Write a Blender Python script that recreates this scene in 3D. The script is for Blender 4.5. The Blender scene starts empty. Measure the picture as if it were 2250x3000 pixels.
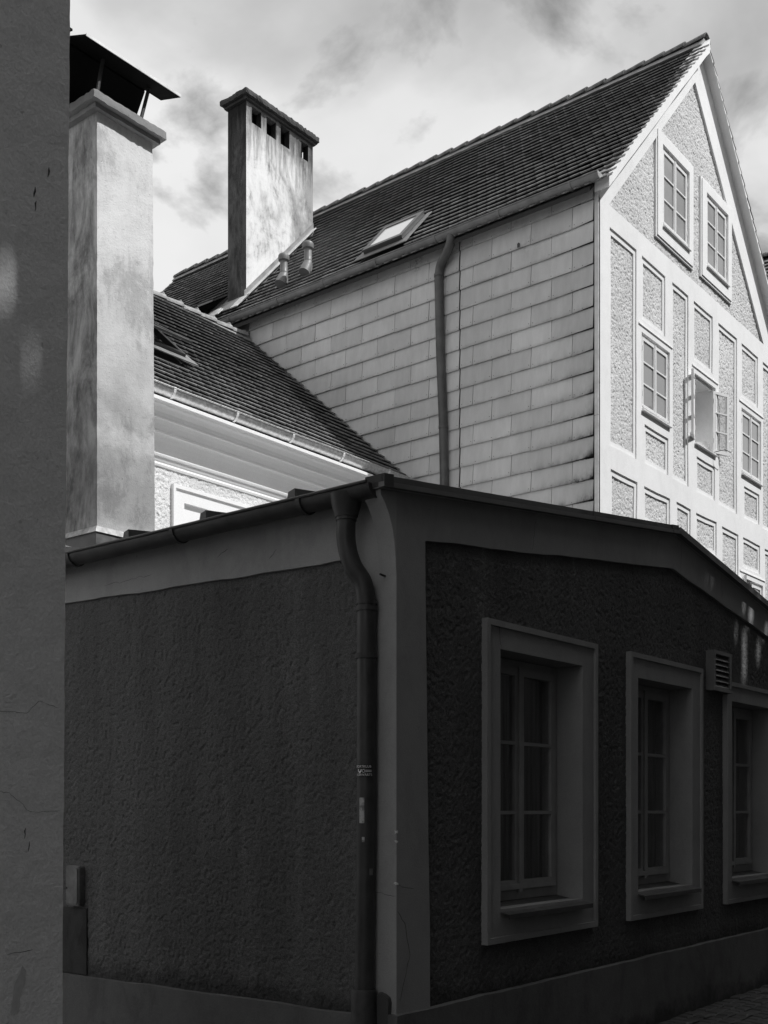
import bpy, bmesh, math, random
import numpy as np
from mathutils import Matrix, Vector
R = math.radians
random.seed(7)
rng = np.random.RandomState(11)
scene = bpy.context.scene
col = scene.collection

# ------------------------------------------------------------------ camera (axes: x along the street, y away from it)
cam_d = bpy.data.cameras.new("camera")
cam = bpy.data.objects.new("camera", cam_d)
col.objects.link(cam)
cam.location = (0, 0, 1.6)
cam.rotation_euler = (R(90), 0, R(-51.3))
cam_d.sensor_fit = 'HORIZONTAL'
cam_d.sensor_width = 36
cam_d.lens = 36 * 3264 / 2250
cam_d.shift_y = (2370 - 1500) / 2250
cam_d.clip_start = .05
cam_d.clip_end = 3000
scene.camera = cam

# ------------------------------------------------------------------ light
SUN_PHI, SUN_EL = R(25), R(53)
sd = Vector((math.sin(SUN_PHI) * math.cos(SUN_EL), -math.cos(SUN_PHI) * math.cos(SUN_EL), math.sin(SUN_EL)))
world = bpy.data.worlds.new("World")
scene.world = world
world.use_nodes = True
SKY_OFF = (10.63, -13.62, 0.0)


def build_world():
    nt = world.node_tree
    nt.nodes.clear()
    N, L = nt.nodes.new, nt.links.new
    out = N('ShaderNodeOutputWorld')
    bg = N('ShaderNodeBackground')
    bg.inputs['Strength'].default_value = .1
    sky = N('ShaderNodeTexSky')
    sky.sky_type = 'NISHITA'
    sky.sun_disc = False
    sky.sun_elevation = SUN_EL
    sky.sun_rotation = math.atan2(sd.x, sd.y)
    bw = N('ShaderNodeRGBToBW')
    L(sky.outputs[0], bw.inputs[0])
    tc = N('ShaderNodeTexCoord')
    # cloud layer: the direction laid onto a flat sheet overhead
    sep = N('ShaderNodeSeparateXYZ')
    L(tc.outputs['Generated'], sep.inputs[0])
    zz = N('ShaderNodeMath'); zz.operation = 'ADD'; zz.inputs[1].default_value = .22
    L(sep.outputs[2], zz.inputs[0])
    zc = N('ShaderNodeMath'); zc.operation = 'MAXIMUM'; zc.inputs[1].default_value = .12
    L(zz.outputs[0], zc.inputs[0])
    dx = N('ShaderNodeMath'); dx.operation = 'DIVIDE'
    dy = N('ShaderNodeMath'); dy.operation = 'DIVIDE'
    L(sep.outputs[0], dx.inputs[0]); L(zc.outputs[0], dx.inputs[1])
    L(sep.outputs[1], dy.inputs[0]); L(zc.outputs[0], dy.inputs[1])
    cmb = N('ShaderNodeCombineXYZ')
    L(dx.outputs[0], cmb.inputs[0]); L(dy.outputs[0], cmb.inputs[1])
    mp = N('ShaderNodeMapping')
    mp.inputs['Location'].default_value = SKY_OFF
    L(cmb.outputs[0], mp.inputs[0])

    def noise(scale, detail, rough, dist):
        n = N('ShaderNodeTexNoise')
        n.inputs['Scale'].default_value = scale
        n.inputs['Detail'].default_value = detail
        n.inputs['Roughness'].default_value = rough
        n.inputs['Distortion'].default_value = dist
        L(mp.outputs[0], n.inputs['Vector'])
        return n

    def ramp(src, pts):
        r = N('ShaderNodeValToRGB')
        e = r.color_ramp.elements
        while len(e) < len(pts):
            e.new(.5)
        for k, (p, c) in zip(e, pts):
            k.position = p
            k.color = (c, c, c, 1)
        L(src, r.inputs[0])
        return r
    cover = ramp(noise(3.6, 9, .56, .25).outputs[0], ((.345, 0.06), (.475, 1.0)))
    shade = ramp(noise(1.7, 7, .5, .15).outputs[0], ((.34, .50), (.43, .70), (.49, .89), (.58, .97)))
    cm = N('ShaderNodeMath'); cm.operation = 'MULTIPLY'; cm.inputs[1].default_value = 8.9
    L(shade.outputs[0], cm.inputs[0])
    sm = N('ShaderNodeMath'); sm.operation = 'MULTIPLY'; sm.inputs[1].default_value = 1.0
    L(bw.outputs[0], sm.inputs[0])
    mix = N('ShaderNodeMix')
    mix.data_type = 'FLOAT'
    L(cover.outputs[0], mix.inputs[0]); L(sm.outputs[0], mix.inputs[2]); L(cm.outputs[0], mix.inputs[3])
    L(mix.outputs[0], bg.inputs['Color'])
    L(bg.outputs[0], out.inputs[0])


build_world()
sun_d = bpy.data.lights.new("sun", 'SUN')
sun_d.energy = 4.2
sun_d.angle = R(.5)
sun_d.color = (1, 1, 1)
sun = bpy.data.objects.new("sun", sun_d)
col.objects.link(sun)
sun.location = (10, -20, 40)
sun.rotation_euler = sd.to_track_quat('Z', 'Y').to_euler()

scene.view_settings.view_transform = 'Standard'
scene.view_settings.look = 'None'
scene.view_settings.exposure = 0
scene.view_settings.gamma = 1
scene.view_settings.use_curve_mapping = False
scene.render.engine = 'CYCLES'
scene.cycles.max_bounces = 8
scene.cycles.diffuse_bounces = 5
scene.cycles.use_denoising = True
try:
    scene.cycles.denoiser = 'OPENIMAGEDENOISE'
    scene.cycles.denoising_input_passes = 'RGB_ALBEDO_NORMAL'
    scene.cycles.denoising_prefilter = 'NONE'
except Exception:
    pass
scene.cycles.sample_clamp_indirect = 6

# ------------------------------------------------------------------ materials (grey: the photograph is black and white)
MATS = {}


class NT:
    def __init__(s, name):
        s.m = bpy.data.materials.new(name)
        s.m.use_nodes = True
        s.t = s.m.node_tree
        s.b = s.t.nodes['Principled BSDF']
        s.pos = s.t.nodes.new('ShaderNodeNewGeometry').outputs['Position']
        MATS[name] = s.m

    def n(s, typ, **kw):
        n = s.t.nodes.new(typ)
        for k, v in kw.items():
            setattr(n, k, v)
        return n

    def l(s, a, b):
        s.t.links.new(a, b)

    def mapped(s, scale):
        mp = s.n('ShaderNodeMapping')
        mp.inputs['Scale'].default_value = scale
        s.l(s.pos, mp.inputs[0])
        return mp.outputs[0]

    def noise(s, scale, detail=4, rough=.55, vec=None, dist=0):
        n = s.n('ShaderNodeTexNoise')
        n.inputs['Scale'].default_value = scale
        n.inputs['Detail'].default_value = detail
        n.inputs['Roughness'].default_value = rough
        n.inputs['Distortion'].default_value = dist
        s.l(vec if vec is not None else s.pos, n.inputs['Vector'])
        return n.outputs[0]

    def ramp(s, src, *pts):
        r = s.n('ShaderNodeValToRGB')
        e = r.color_ramp.elements
        while len(e) < len(pts):
            e.new(.5)
        for k, (p, c) in zip(e, pts):
            k.position = p
            k.color = (c, c, c, 1)
        s.l(src, r.inputs[0])
        return r.outputs[0]

    def op(s, o, a, b=None, clamp=False):
        m = s.n('ShaderNodeMath', operation=o, use_clamp=clamp)
        for i, x in enumerate((a, b)):
            if x is None:
                continue
            if isinstance(x, (int, float)):
                m.inputs[i].default_value = x
            else:
                s.l(x, m.inputs[i])
        return m.outputs[0]

    def mixf(s, fac, a, b):
        m = s.n('ShaderNodeMix', data_type='FLOAT')
        for i, x in ((0, fac), (2, a), (3, b)):
            if isinstance(x, (int, float)):
                m.inputs[i].default_value = x
            else:
                s.l(x, m.inputs[i])
        return m.outputs[0]

    def xyz(s):
        q = s.n('ShaderNodeSeparateXYZ')
        s.l(s.pos, q.inputs[0])
        return q.outputs

    def color(s, val):
        if isinstance(val, (int, float)):
            s.b.inputs['Base Color'].default_value = (val, val, val, 1)
        else:
            s.l(val, s.b.inputs['Base Color'])

    def rough(s, v):
        if isinstance(v, (int, float)):
            s.b.inputs['Roughness'].default_value = v
        else:
            s.l(v, s.b.inputs['Roughness'])

    def bump(s, h, dist, strength=1.0):
        b = s.n('ShaderNodeBump')
        b.inputs['Strength'].default_value = strength
        b.inputs['Distance'].default_value = dist
        s.l(h, b.inputs['Height'])
        s.l(b.outputs[0], s.b.inputs['Normal'])


def plaster(name, base, var=.12, grain=90, depth=.002, wave=3.0, streak=.0, spots=0, damp=False):
    t = NT(name)
    big = t.noise(.9, 6, .65)
    mid = t.noise(5, 7, .7)
    f = t.op('ADD', t.op('MULTIPLY', big, .55), t.op('MULTIPLY', mid, .45))
    v = t.op('MULTIPLY', t.ramp(f, (.3, 1 - var), (.7, 1 + var)), base)
    v = t.op('MULTIPLY', v, t.ramp(t.noise(grain * 1.5, 3, .6), (.35, .94), (.65, 1.05)))
    if streak:    # washed patches with ragged edges
        st = t.noise(2.2, 9, .72, t.mapped((1.5, 1.5, .8)), dist=.4)
        v = t.op('MULTIPLY', v, t.ramp(st, (.40, 1 - streak), (.47, 1 - streak * .35), (.56, 1)))
    if spots:     # chips and fly specks
        sp = t.noise(26, 3, .55)
        v = t.op('MULTIPLY', v, t.ramp(sp, (.25, 1 - spots), (.29, 1)))
        sp = t.noise(70, 2, .5)
        v = t.op('MULTIPLY', v, t.ramp(sp, (.22, 1 - spots), (.26, 1)))
    if damp:
        z = t.xyz()[2]
        dm = t.op('ADD', z, t.op('MULTIPLY', t.op('SUBTRACT', t.noise(2.5, 7, .7), .5), .5))
        v = t.op('MULTIPLY', v, t.ramp(dm, (.02, .30), (.16, 1)))
    t.color(v)
    t.rough(.92)
    h = t.op('ADD', t.op('MULTIPLY', t.noise(grain, 5, .65), .6), t.op('MULTIPLY', t.noise(wave, 3, .5), 1.2))
    t.bump(h, depth)
    return t


def roughcast(name, base, scale=130, depth=.003, salt=0, grime=False):
    t = NT(name)
    big = t.noise(.8, 5, .6)
    st = t.noise(2.2, 6, .65, t.mapped((1.9, 1.9, .2)))
    v = t.op('MULTIPLY', t.ramp(big, (.3, .86), (.7, 1.12)), base)
    v = t.op('MULTIPLY', v, t.ramp(st, (.36, .88), (.64, 1.14)) if salt else t.ramp(st, (.3, .95), (.7, 1.04)))
    g = t.noise(scale, 3, .65)
    v = t.op('MULTIPLY', v, t.ramp(g, (.33, .55), (.5, 1.0), (.66, 1.3)))
    if salt:      # lime blooming in thin runs
        run = t.op('MULTIPLY', t.ramp(t.noise(2.6, 4, .6, t.mapped((2.2, 2.2, .5))), (.60, 0), (.72, 1)), t.ramp(t.noise(90, 3, .7), (.46, 0), (.6, 1)))
        v = t.op('MULTIPLY', v, t.op('ADD', 1, t.op('MULTIPLY', run, salt)))
    if grime:     # splash dirt above the plinth
        z = t.xyz()[2]
        gm = t.ramp(t.op('ADD', t.op('SUBTRACT', z, .48), t.op('MULTIPLY', t.op('SUBTRACT', t.noise(3.5, 6, .7), .5), .3)), (.02, .45), (.13, 1))
        v = t.op('MULTIPLY', v, gm)
    t.color(v)
    t.rough(.95)
    t.bump(g, depth)
    return t


# plaster and render
plaster('alley_lit_plaster', .38, .14, 110, .003, 4, streak=.12, spots=.25)  # same coat as street_plaster, lightened to carry the alley side's stronger light
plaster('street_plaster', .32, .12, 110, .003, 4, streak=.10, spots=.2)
plaster('plinth_plaster', .14, .25, 60, .004, 4, streak=.25, spots=.3, damp=True)
plaster('left_plaster', .80, .08, 60, .0055, 9, spots=.25)
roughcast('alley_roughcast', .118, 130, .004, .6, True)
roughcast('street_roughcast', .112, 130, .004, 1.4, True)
plaster('gable_plaster', .86, .05, 70, .002, 5, streak=.05)
roughcast('gable_roughcast', .66, 95, .006)
roughcast('frieze_roughcast', .74, 95, .006)
plaster('cornice_plaster', .90, .04, 80, .001, 6)
plaster('surround_paint', .88, .03, 60, .001, 4)
plaster('concrete', .055, .5, 70, .006, 9, spots=.6)
plaster('cap_concrete', .30, .35, 80, .006, 9, spots=.5)
plaster('dark_house', .07, .1)
plaster('alley_patch', .05, .2, 60, .003, 4, streak=.5)
plaster('mortar', .30, .3, 60, .006, 9)


def chimney_mat(name, base, side_l, low):
    """old stained render; darker and mottled on the side towards negative x, pale patches, drips below the cap"""
    t = NT(name)
    a = t.noise(1.5, 10, .74, dist=.5)
    b = t.noise(5, 9, .76, t.mapped((1, 1, .3)), dist=.3)
    f = t.op('ADD', t.op('MULTIPLY', a, .55), t.op('MULTIPLY', b, .45))
    v = t.ramp(f, (.38, low), (.445, .72), (.49, .93), (.56, 1.03), (.7, 1.1))
    v = t.op('MULTIPLY', v, t.ramp(t.noise(60, 3, .6), (.27, .55), (.33, 1)))
    # faces towards negative x are darker and mottled
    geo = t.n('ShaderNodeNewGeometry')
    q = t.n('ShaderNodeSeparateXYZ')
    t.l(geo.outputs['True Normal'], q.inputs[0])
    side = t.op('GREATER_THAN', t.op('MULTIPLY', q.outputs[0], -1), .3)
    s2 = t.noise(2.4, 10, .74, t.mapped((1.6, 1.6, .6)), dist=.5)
    side_tone = t.ramp(s2, (.40, side_l), (.58, min(1, side_l * 3.0)))
    v = t.op('MULTIPLY', v, t.mixf(side, 1.0, side_tone))
    return t, t.op('MULTIPLY', v, base)


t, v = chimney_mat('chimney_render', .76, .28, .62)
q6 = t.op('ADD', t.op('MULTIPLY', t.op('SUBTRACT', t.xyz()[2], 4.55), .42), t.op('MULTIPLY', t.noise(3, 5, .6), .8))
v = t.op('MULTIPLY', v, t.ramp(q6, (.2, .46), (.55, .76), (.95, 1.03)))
pb = t.op('ABSOLUTE', t.op('SUBTRACT', t.op('ADD', t.xyz()[2], t.op('MULTIPLY', t.op('SUBTRACT', t.noise(5, 5, .7), .5), .35)), 4.33))
pb2 = t.op('ABSOLUTE', t.op('SUBTRACT', t.op('ADD', t.xyz()[2], t.op('MULTIPLY', t.op('SUBTRACT', t.noise(4, 5, .7), .5), .25)), 3.66))
v = t.op('MULTIPLY', v, t.ramp(t.op('MINIMUM', pb, pb2), (.04, 1.28), (.11, 1.0)))
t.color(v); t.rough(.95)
rotm = t.n('ShaderNodeMapping'); rotm.inputs['Rotation'].default_value = (0, R(35), 0); rotm.inputs['Scale'].default_value = (1, 1, 2.6)
t.l(t.pos, rotm.inputs[0])
tro = t.noise(30, 5, .7, rotm.outputs[0])
h = t.op('ADD', t.op('ADD', t.ramp(tro, (.26, 0), (.36, 1)), t.op('MULTIPLY', t.noise(90, 4, .65), .8)), t.op('MULTIPLY', t.noise(6, 4, .6), 2.0))
t.bump(h, .0035)
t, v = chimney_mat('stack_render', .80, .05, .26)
gr = t.noise(1.1, 5, .6, t.mapped((1.3, 1, .5)), dist=.3)
v = t.op('MULTIPLY', v, t.ramp(t.op('ADD', gr, t.op('MULTIPLY', t.op('SUBTRACT', t.xyz()[0], 15.6), -.16)), (.38, .45), (.52, 1.0)))
z = t.xyz()[2]
drip = t.noise(15, 7, .7, t.mapped((1, 1, .09)))
near_cap = t.ramp(t.op('ADD', t.op('MULTIPLY', t.op('SUBTRACT', 14.82, z), .40), t.op('MULTIPLY', drip, .9)), (.50, .18), (.85, 1.0))
t.color(t.op('MULTIPLY', v, near_cap)); t.rough(.95)
t.bump(t.noise(25, 5, .7), .006)

# roof tiles: every tile its own grey
t = NT('roof_tile')
oi = t.n('ShaderNodeObjectInfo')
at = t.n('ShaderNodeAttribute', attribute_name='rnd')
rnd = t.op('FRACT', t.op('ADD', oi.outputs['Random'], at.outputs['Fac']))
v = t.ramp(rnd, (0, .16), (.5, .20), (.9, .24), (1, .31))
v = t.op('MULTIPLY', v, t.ramp(t.noise(20, 5, .7), (.3, .7), (.7, 1.25)))
v = t.op('MULTIPLY', v, t.ramp(t.noise(.6, 4, .6), (.35, .82), (.65, 1.15)))
t.color(v); t.rough(.72)
t.bump(t.noise(60, 4, .6), .003)
t = NT('ridge_tile')
v = t.op('MULTIPLY', t.ramp(t.noise(9, 6, .7), (.35, .35), (.65, 1.3)), .15)
t.color(v); t.rough(.85); t.bump(t.noise(40, 4, .6), .006)
t = NT('pale_ridge')
v = t.op('MULTIPLY', t.ramp(t.noise(12, 6, .7), (.35, .5), (.65, 1.2)), .34)
t.color(v); t.rough(.9); t.bump(t.noise(40, 4, .6), .006)
t = NT('roof_deck'); t.color(.03); t.rough(.95)

# fibre cement slates with grime gathering towards the weathered corner
t = NT('slate')
x, y, z = t.xyz()
oi = t.n('ShaderNodeObjectInfo')
v = t.op('MULTIPLY', t.ramp(oi.outputs['Random'], (0, .86), (.7, 1.0), (1, 1.07)), .62)
v = t.op('MULTIPLY', v, t.ramp(t.noise(1.1, 4, .5), (.3, .9), (.7, 1.08)))
v = t.op('MULTIPLY', v, t.ramp(t.noise(9, 6, .7, t.mapped((1, 1, .25))), (.3, .88), (.7, 1.05)))
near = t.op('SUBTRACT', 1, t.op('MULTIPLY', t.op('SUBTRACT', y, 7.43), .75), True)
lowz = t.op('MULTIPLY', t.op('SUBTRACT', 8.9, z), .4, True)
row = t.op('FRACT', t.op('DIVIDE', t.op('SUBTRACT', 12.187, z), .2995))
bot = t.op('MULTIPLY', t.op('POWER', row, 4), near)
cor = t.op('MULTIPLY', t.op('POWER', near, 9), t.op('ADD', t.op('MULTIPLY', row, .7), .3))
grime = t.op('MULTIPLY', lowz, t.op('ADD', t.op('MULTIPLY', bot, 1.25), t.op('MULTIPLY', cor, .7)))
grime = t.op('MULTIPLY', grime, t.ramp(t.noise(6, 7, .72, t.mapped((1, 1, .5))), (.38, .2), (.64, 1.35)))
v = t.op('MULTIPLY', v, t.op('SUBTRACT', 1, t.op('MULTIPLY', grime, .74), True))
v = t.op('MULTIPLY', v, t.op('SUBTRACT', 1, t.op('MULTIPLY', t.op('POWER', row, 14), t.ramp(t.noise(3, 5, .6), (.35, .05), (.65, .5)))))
# lichen patches below the eaves
li = t.op('MULTIPLY', t.ramp(t.noise(1.6, 3, .6), (.58, 0), (.66, 1)), t.ramp(t.noise(28, 5, .75), (.45, 0), (.58, 1)))
li = t.op('MULTIPLY', li, t.op('MULTIPLY', t.op('SUBTRACT', z, 9.55), 1.6, True))
v = t.op('MULTIPLY', v, t.op('SUBTRACT', 1, t.op('MULTIPLY', li, .6)))
t.color(v); t.rough(.8); t.bump(t.noise(40, 4, .6), .0015)


def metal(name, base, rough=.5, met=.6, var=.25, scale=6, stretch=(1, 1, 1)):
    t = NT(name)
    v = t.op('MULTIPLY', t.ramp(t.noise(scale, 6, .65, t.mapped(stretch)), (.3, 1 - var), (.7, 1 + var)), base)
    t.color(v)
    t.b.inputs['Metallic'].default_value = met
    t.rough(t.ramp(t.noise(scale * 2, 4, .6), (.3, rough * .8), (.7, min(1, rough * 1.3))))
    t.bump(t.noise(scale * 3, 3, .5), .0015)
    return t


metal('pipe_zinc', .055, .5, .2, .35, 9)
metal('old_zinc', .085, .5, .35, .35, 9)
metal('dark_zinc', .10, .5, .3, .3, 7)
metal('grey_zinc', .22, .5, .3, .25, 5)
metal('bright_zinc', .55, .38, .75, .3, 22)
metal('pale_flashing', .62, .5, .3, .2, 5)
metal('stained_lead', .36, .5, .2, .55, 16, (1, 1, .4))
metal('dark_sheet', .05, .55, .3, .3, 4)
metal('roof_sheet', .50, .6, .1, .2, 3)
metal('black_sheet', .012, .7, .0, .3, 4)
metal('verge_sheet', .17, .5, .3, .25, 5)
metal('iron', .06, .6, .3, .4, 20)
metal('vent_pipe', .17, .5, .0, .12, 8)
metal('box_cover', .17, .5, .2, .45, 10)
MATS['black_sheet'].node_tree.nodes['Principled BSDF'].inputs['Specular IOR Level'].default_value = .05
t = NT('white_paint'); t.color(t.op('MULTIPLY', t.ramp(t.noise(8, 4, .6), (.3, .95), (.7, 1.03)), .82)); t.rough(.45)
t = NT('grey_paint'); t.color(t.op('MULTIPLY', t.ramp(t.noise(8, 4, .6), (.3, .85), (.7, 1.1)), .34)); t.rough(.5)
t = NT('skylight_frame'); t.color(.07); t.rough(.4)
t = NT('dark_room'); t.color(.02); t.rough(1)
t = NT('room_wall'); t.color(.55); t.rough(.95)
t = NT('curtain'); t.color(t.ramp(t.noise(6, 3, .5, t.mapped((8, 8, .2))), (.3, .14), (.7, .34))); t.rough(.95)
t = NT('blind'); t.color(.75); t.rough(.35)
t = NT('crack'); t.color(.08); t.rough(1)
t = NT('peeled'); t.color(t.op('MULTIPLY', t.ramp(t.noise(30, 4, .6), (.3, .9), (.7, 1.1)), .58)); t.rough(1)
t = NT('paper'); t.color(t.op('MULTIPLY', t.ramp(t.noise(40, 4, .7), (.4, .4), (.55, 1)), .5)); t.rough(.8)
t = NT('sticker_black'); t.color(.015); t.rough(.4)
t = NT('sticker_white'); t.color(.8); t.rough(.5)
t = NT('ceramic'); t.color(.85); t.rough(.25)
t = NT('cobble')
oi = t.n('ShaderNodeObjectInfo')
t.color(t.op('MULTIPLY', t.ramp(t.noise(30, 5, .7), (.3, .7), (.7, 1.25)), t.ramp(oi.outputs['Random'], (0, .028), (1, .055))))
t.rough(.7); t.bump(t.noise(60, 4, .6), .004)
t = NT('ground'); t.color(t.op('MULTIPLY', t.ramp(t.noise(3, 6, .7), (.3, .8), (.7, 1.2)), .03)); t.rough(.9)
t = NT('far_ground'); t.color(t.op('MULTIPLY', t.ramp(t.noise(.4, 6, .7), (.3, .8), (.7, 1.2)), .08)); t.rough(.95)


def glass(name, tint, ior, opaque=None):
    t = NT(name)
    nt = t.t
    fr = t.n('ShaderNodeFresnel')
    t.l(t.mixf(t.n('ShaderNodeNewGeometry').outputs['Backfacing'], ior, 1 / ior), fr.inputs[0])
    gl = t.n('ShaderNodeBsdfGlossy'); gl.inputs['Roughness'].default_value = .02
    gl.inputs['Color'].default_value = (.95, .95, .95, 1)
    if opaque is None:
        tr = t.n('ShaderNodeBsdfTransparent'); tr.inputs[0].default_value = (tint, tint, tint, 1)
    else:
        tr = t.n('ShaderNodeBsdfDiffuse'); tr.inputs[0].default_value = (opaque, opaque, opaque, 1)
    wob = t.n('ShaderNodeBump'); wob.inputs['Distance'].default_value = .004
    t.l(t.noise(2.2, 2, .4), wob.inputs['Height'])
    t.l(wob.outputs[0], gl.inputs['Normal'])
    mx = t.n('ShaderNodeMixShader')
    t.l(fr.outputs[0], mx.inputs[0]); t.l(tr.outputs[0], mx.inputs[1]); t.l(gl.outputs[0], mx.inputs[2])
    t.l(mx.outputs[0], nt.nodes['Material Output'].inputs[0])


glass('window_glass', .9, 1.5)
glass('sky_glass', .5, 2.3, .26)
glass('loft_glass', .5, 1.9, .6)

# ------------------------------------------------------------------ helpers
BASE = {}


def tag(o, label=None, cat=None, group=None, kind=None):
    for k, q in (('label', label), ('category', cat), ('group', group), ('kind', kind)):
        if q:
            o[k] = q
    return o


def empty(name, loc, label, cat, group=None):
    o = bpy.data.objects.new(name, None)
    col.objects.link(o)
    o.location = loc
    o.empty_display_size = .3
    BASE[o.name] = Vector(loc)
    return tag(o, label, cat, group)


def par(o, p):
    if p is not None:
        o.parent = p
        if p.name in BASE:
            o.matrix_parent_inverse = Matrix.Translation(-BASE[p.name])
    return o


def link(name, me, parent=None):
    o = bpy.data.objects.new(name, me)
    col.objects.link(o)
    return par(o, parent)


class MB:
    def __init__(s):
        s.v, s.f = [], []

    def add(s, vs, fs):
        k = len(s.v)
        s.v += [tuple(p) for p in vs]
        s.f += [[i + k for i in f] for f in fs]
        return s

    def box(s, x0, x1, y0, y1, z0, z1):
        return s.add([(x0, y0, z0), (x1, y0, z0), (x1, y1, z0), (x0, y1, z0), (x0, y0, z1), (x1, y0, z1), (x1, y1, z1), (x0, y1, z1)],
                     [(0, 3, 2, 1), (4, 5, 6, 7), (0, 1, 5, 4), (1, 2, 6, 5), (2, 3, 7, 6), (3, 0, 4, 7)])

    def hexa(s, p):     # 8 points: bottom ring 0-3, top ring 4-7
        return s.add(p, [(0, 3, 2, 1), (4, 5, 6, 7), (0, 1, 5, 4), (1, 2, 6, 5), (2, 3, 7, 6), (3, 0, 4, 7)])

    def prism(s, pts, axis, a, b):   # outline in the two other axes, extruded along axis
        def P(p, w):
            return {'x': (w, p[0], p[1]), 'y': (p[0], w, p[1]), 'z': (p[0], p[1], w)}[axis]
        n = len(pts)
        vs = [P(p, a) for p in pts] + [P(p, b) for p in pts]
        fs = [list(range(n))[::-1], list(range(n, 2 * n))] + [(i, (i + 1) % n, n + (i + 1) % n, n + i) for i in range(n)]
        return s.add(vs, fs)

    def tube(s, path, r, n=14, caps=True):
        path = [Vector(p) for p in path]
        rs = r if isinstance(r, (list, tuple)) else [r] * len(path)
        rings, prev = [], None
        for i, p in enumerate(path):
            d = (path[min(i + 1, len(path) - 1)] - path[max(i - 1, 0)]).normalized()
            if prev is None:
                a = d.orthogonal().normalized()
            else:
                a = (prev - d * prev.dot(d)).normalized()
            prev = a
            b = d.cross(a)
            rings.append([p + (a * math.cos(2 * math.pi * k / n) + b * math.sin(2 * math.pi * k / n)) * rs[i] for k in range(n)])
        vs = [q for g in rings for q in g]
        fs = []
        for i in range(len(rings) - 1):
            for k in range(n):
                fs.append((i * n + k, i * n + (k + 1) % n, (i + 1) * n + (k + 1) % n, (i + 1) * n + k))
        if caps:
            fs.append(list(range(n))[::-1])
            fs.append([len(vs) - n + k for k in range(n)])
        return s.add(vs, fs)

    def lathe(s, c, prof, n=20):
        vs = []
        for (r, z) in prof:
            vs += [(c[0] + r * math.cos(2 * math.pi * k / n), c[1] + r * math.sin(2 * math.pi * k / n), c[2] + z) for k in range(n)]
        fs = []
        for i in range(len(prof) - 1):
            for k in range(n):
                fs.append((i * n + k, i * n + (k + 1) % n, (i + 1) * n + (k + 1) % n, (i + 1) * n + k))
        fs.append(list(range(n))[::-1])
        fs.append([(len(prof) - 1) * n + k for k in range(n)])
        return s.add(vs, fs)

    def rbox(s, x0, x1, y0, y1, z0, z1, seg=.06, amp=.006, taper=0):
        """a box with worn, uneven faces and arrises"""
        bm = bmesh.new()
        bmesh.ops.create_cube(bm, size=1)
        nx, ny, nz = [max(1, int(round(d / seg))) for d in (x1 - x0, y1 - y0, z1 - z0)]
        for ax, n in ((0, nx), (1, ny), (2, nz)):
            for k in range(1, n):
                co = [0, 0, 0]; no = [0, 0, 0]
                co[ax] = -.5 + k / n; no[ax] = 1
                bmesh.ops.bisect_plane(bm, geom=bm.verts[:] + bm.edges[:] + bm.faces[:], plane_co=co, plane_no=no)
        rr = np.random.RandomState(int(abs(x0 * 100 + z0 * 37)) % 1000)
        for p in bm.verts:
            ed = sum(abs(abs(c) - .5) < 1e-4 for c in p.co)
            f = p.co.copy()
            q = Vector((x0 + (f.x + .5) * (x1 - x0), y0 + (f.y + .5) * (y1 - y0), z0 + (f.z + .5) * (z1 - z0)))
            if taper:
                q.x = x0 + (q.x - x0) * (1 - taper * (f.z + .5))
            k = amp * (1.0 if ed >= 2 else .45)
            inw = Vector((-f.x, -f.y, -f.z)) * (2 * k * rr.rand() if ed >= 2 else 0)
            p.co = q + inw * 1.2 + Vector(rr.uniform(-k, k, 3)) * .8
        bm.verts.index_update()
        s.add([v.co[:] for v in bm.verts], [[v.index for v in f.verts] for f in bm.faces])
        bm.free()
        return s

    def mesh(s, name, mat, bevel=0, smooth=False):
        me = bpy.data.meshes.new(name)
        me.from_pydata(s.v, [], s.f)
        bm = bmesh.new()
        bm.from_mesh(me)
        bmesh.ops.recalc_face_normals(bm, faces=bm.faces)
        if bevel:
            es = [e for e in bm.edges if len(e.link_faces) == 2 and e.calc_face_angle(0) > .5]
            bmesh.ops.bevel(bm, geom=es, offset=bevel, segments=2, affect='EDGES', clamp_overlap=True)
        bm.to_mesh(me)
        bm.free()
        me.materials.append(MATS[mat])
        if smooth:
            me.polygons.foreach_set('use_smooth', [True] * len(me.polygons))
            try:
                me.set_sharp_from_angle(angle=R(40))
            except Exception:
                pass
        return me

    def build(s, name, mat, parent=None, bevel=0, smooth=False):
        return link(name, s.mesh(name, mat, bevel, smooth), parent)


TAB = rng.rand(8, 256, 256)


def vnoise(x, y, seed=0):
    tb = TAB[seed % 8]
    xi, yi = np.floor(x).astype(int), np.floor(y).astype(int)
    fx, fy = x - xi, y - yi
    fx, fy = fx * fx * (3 - 2 * fx), fy * fy * (3 - 2 * fy)
    a = tb[xi % 256, yi % 256]; b = tb[(xi + 1) % 256, yi % 256]
    c = tb[xi % 256, (yi + 1) % 256]; d = tb[(xi + 1) % 256, (yi + 1) % 256]
    return (a * (1 - fx) + b * fx) * (1 - fy) + (c * (1 - fx) + d * fx) * fy


def wob(t, amp, scale=.12, seed=0):
    t = np.asarray(t, float)
    return amp * ((vnoise(t / scale, t * 0 + seed * 3.3, seed) - .5) * 1.3 + (vnoise(t / scale * 3.1, t * 0 + 7.7, seed + 1) - .5) * .7)


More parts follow.
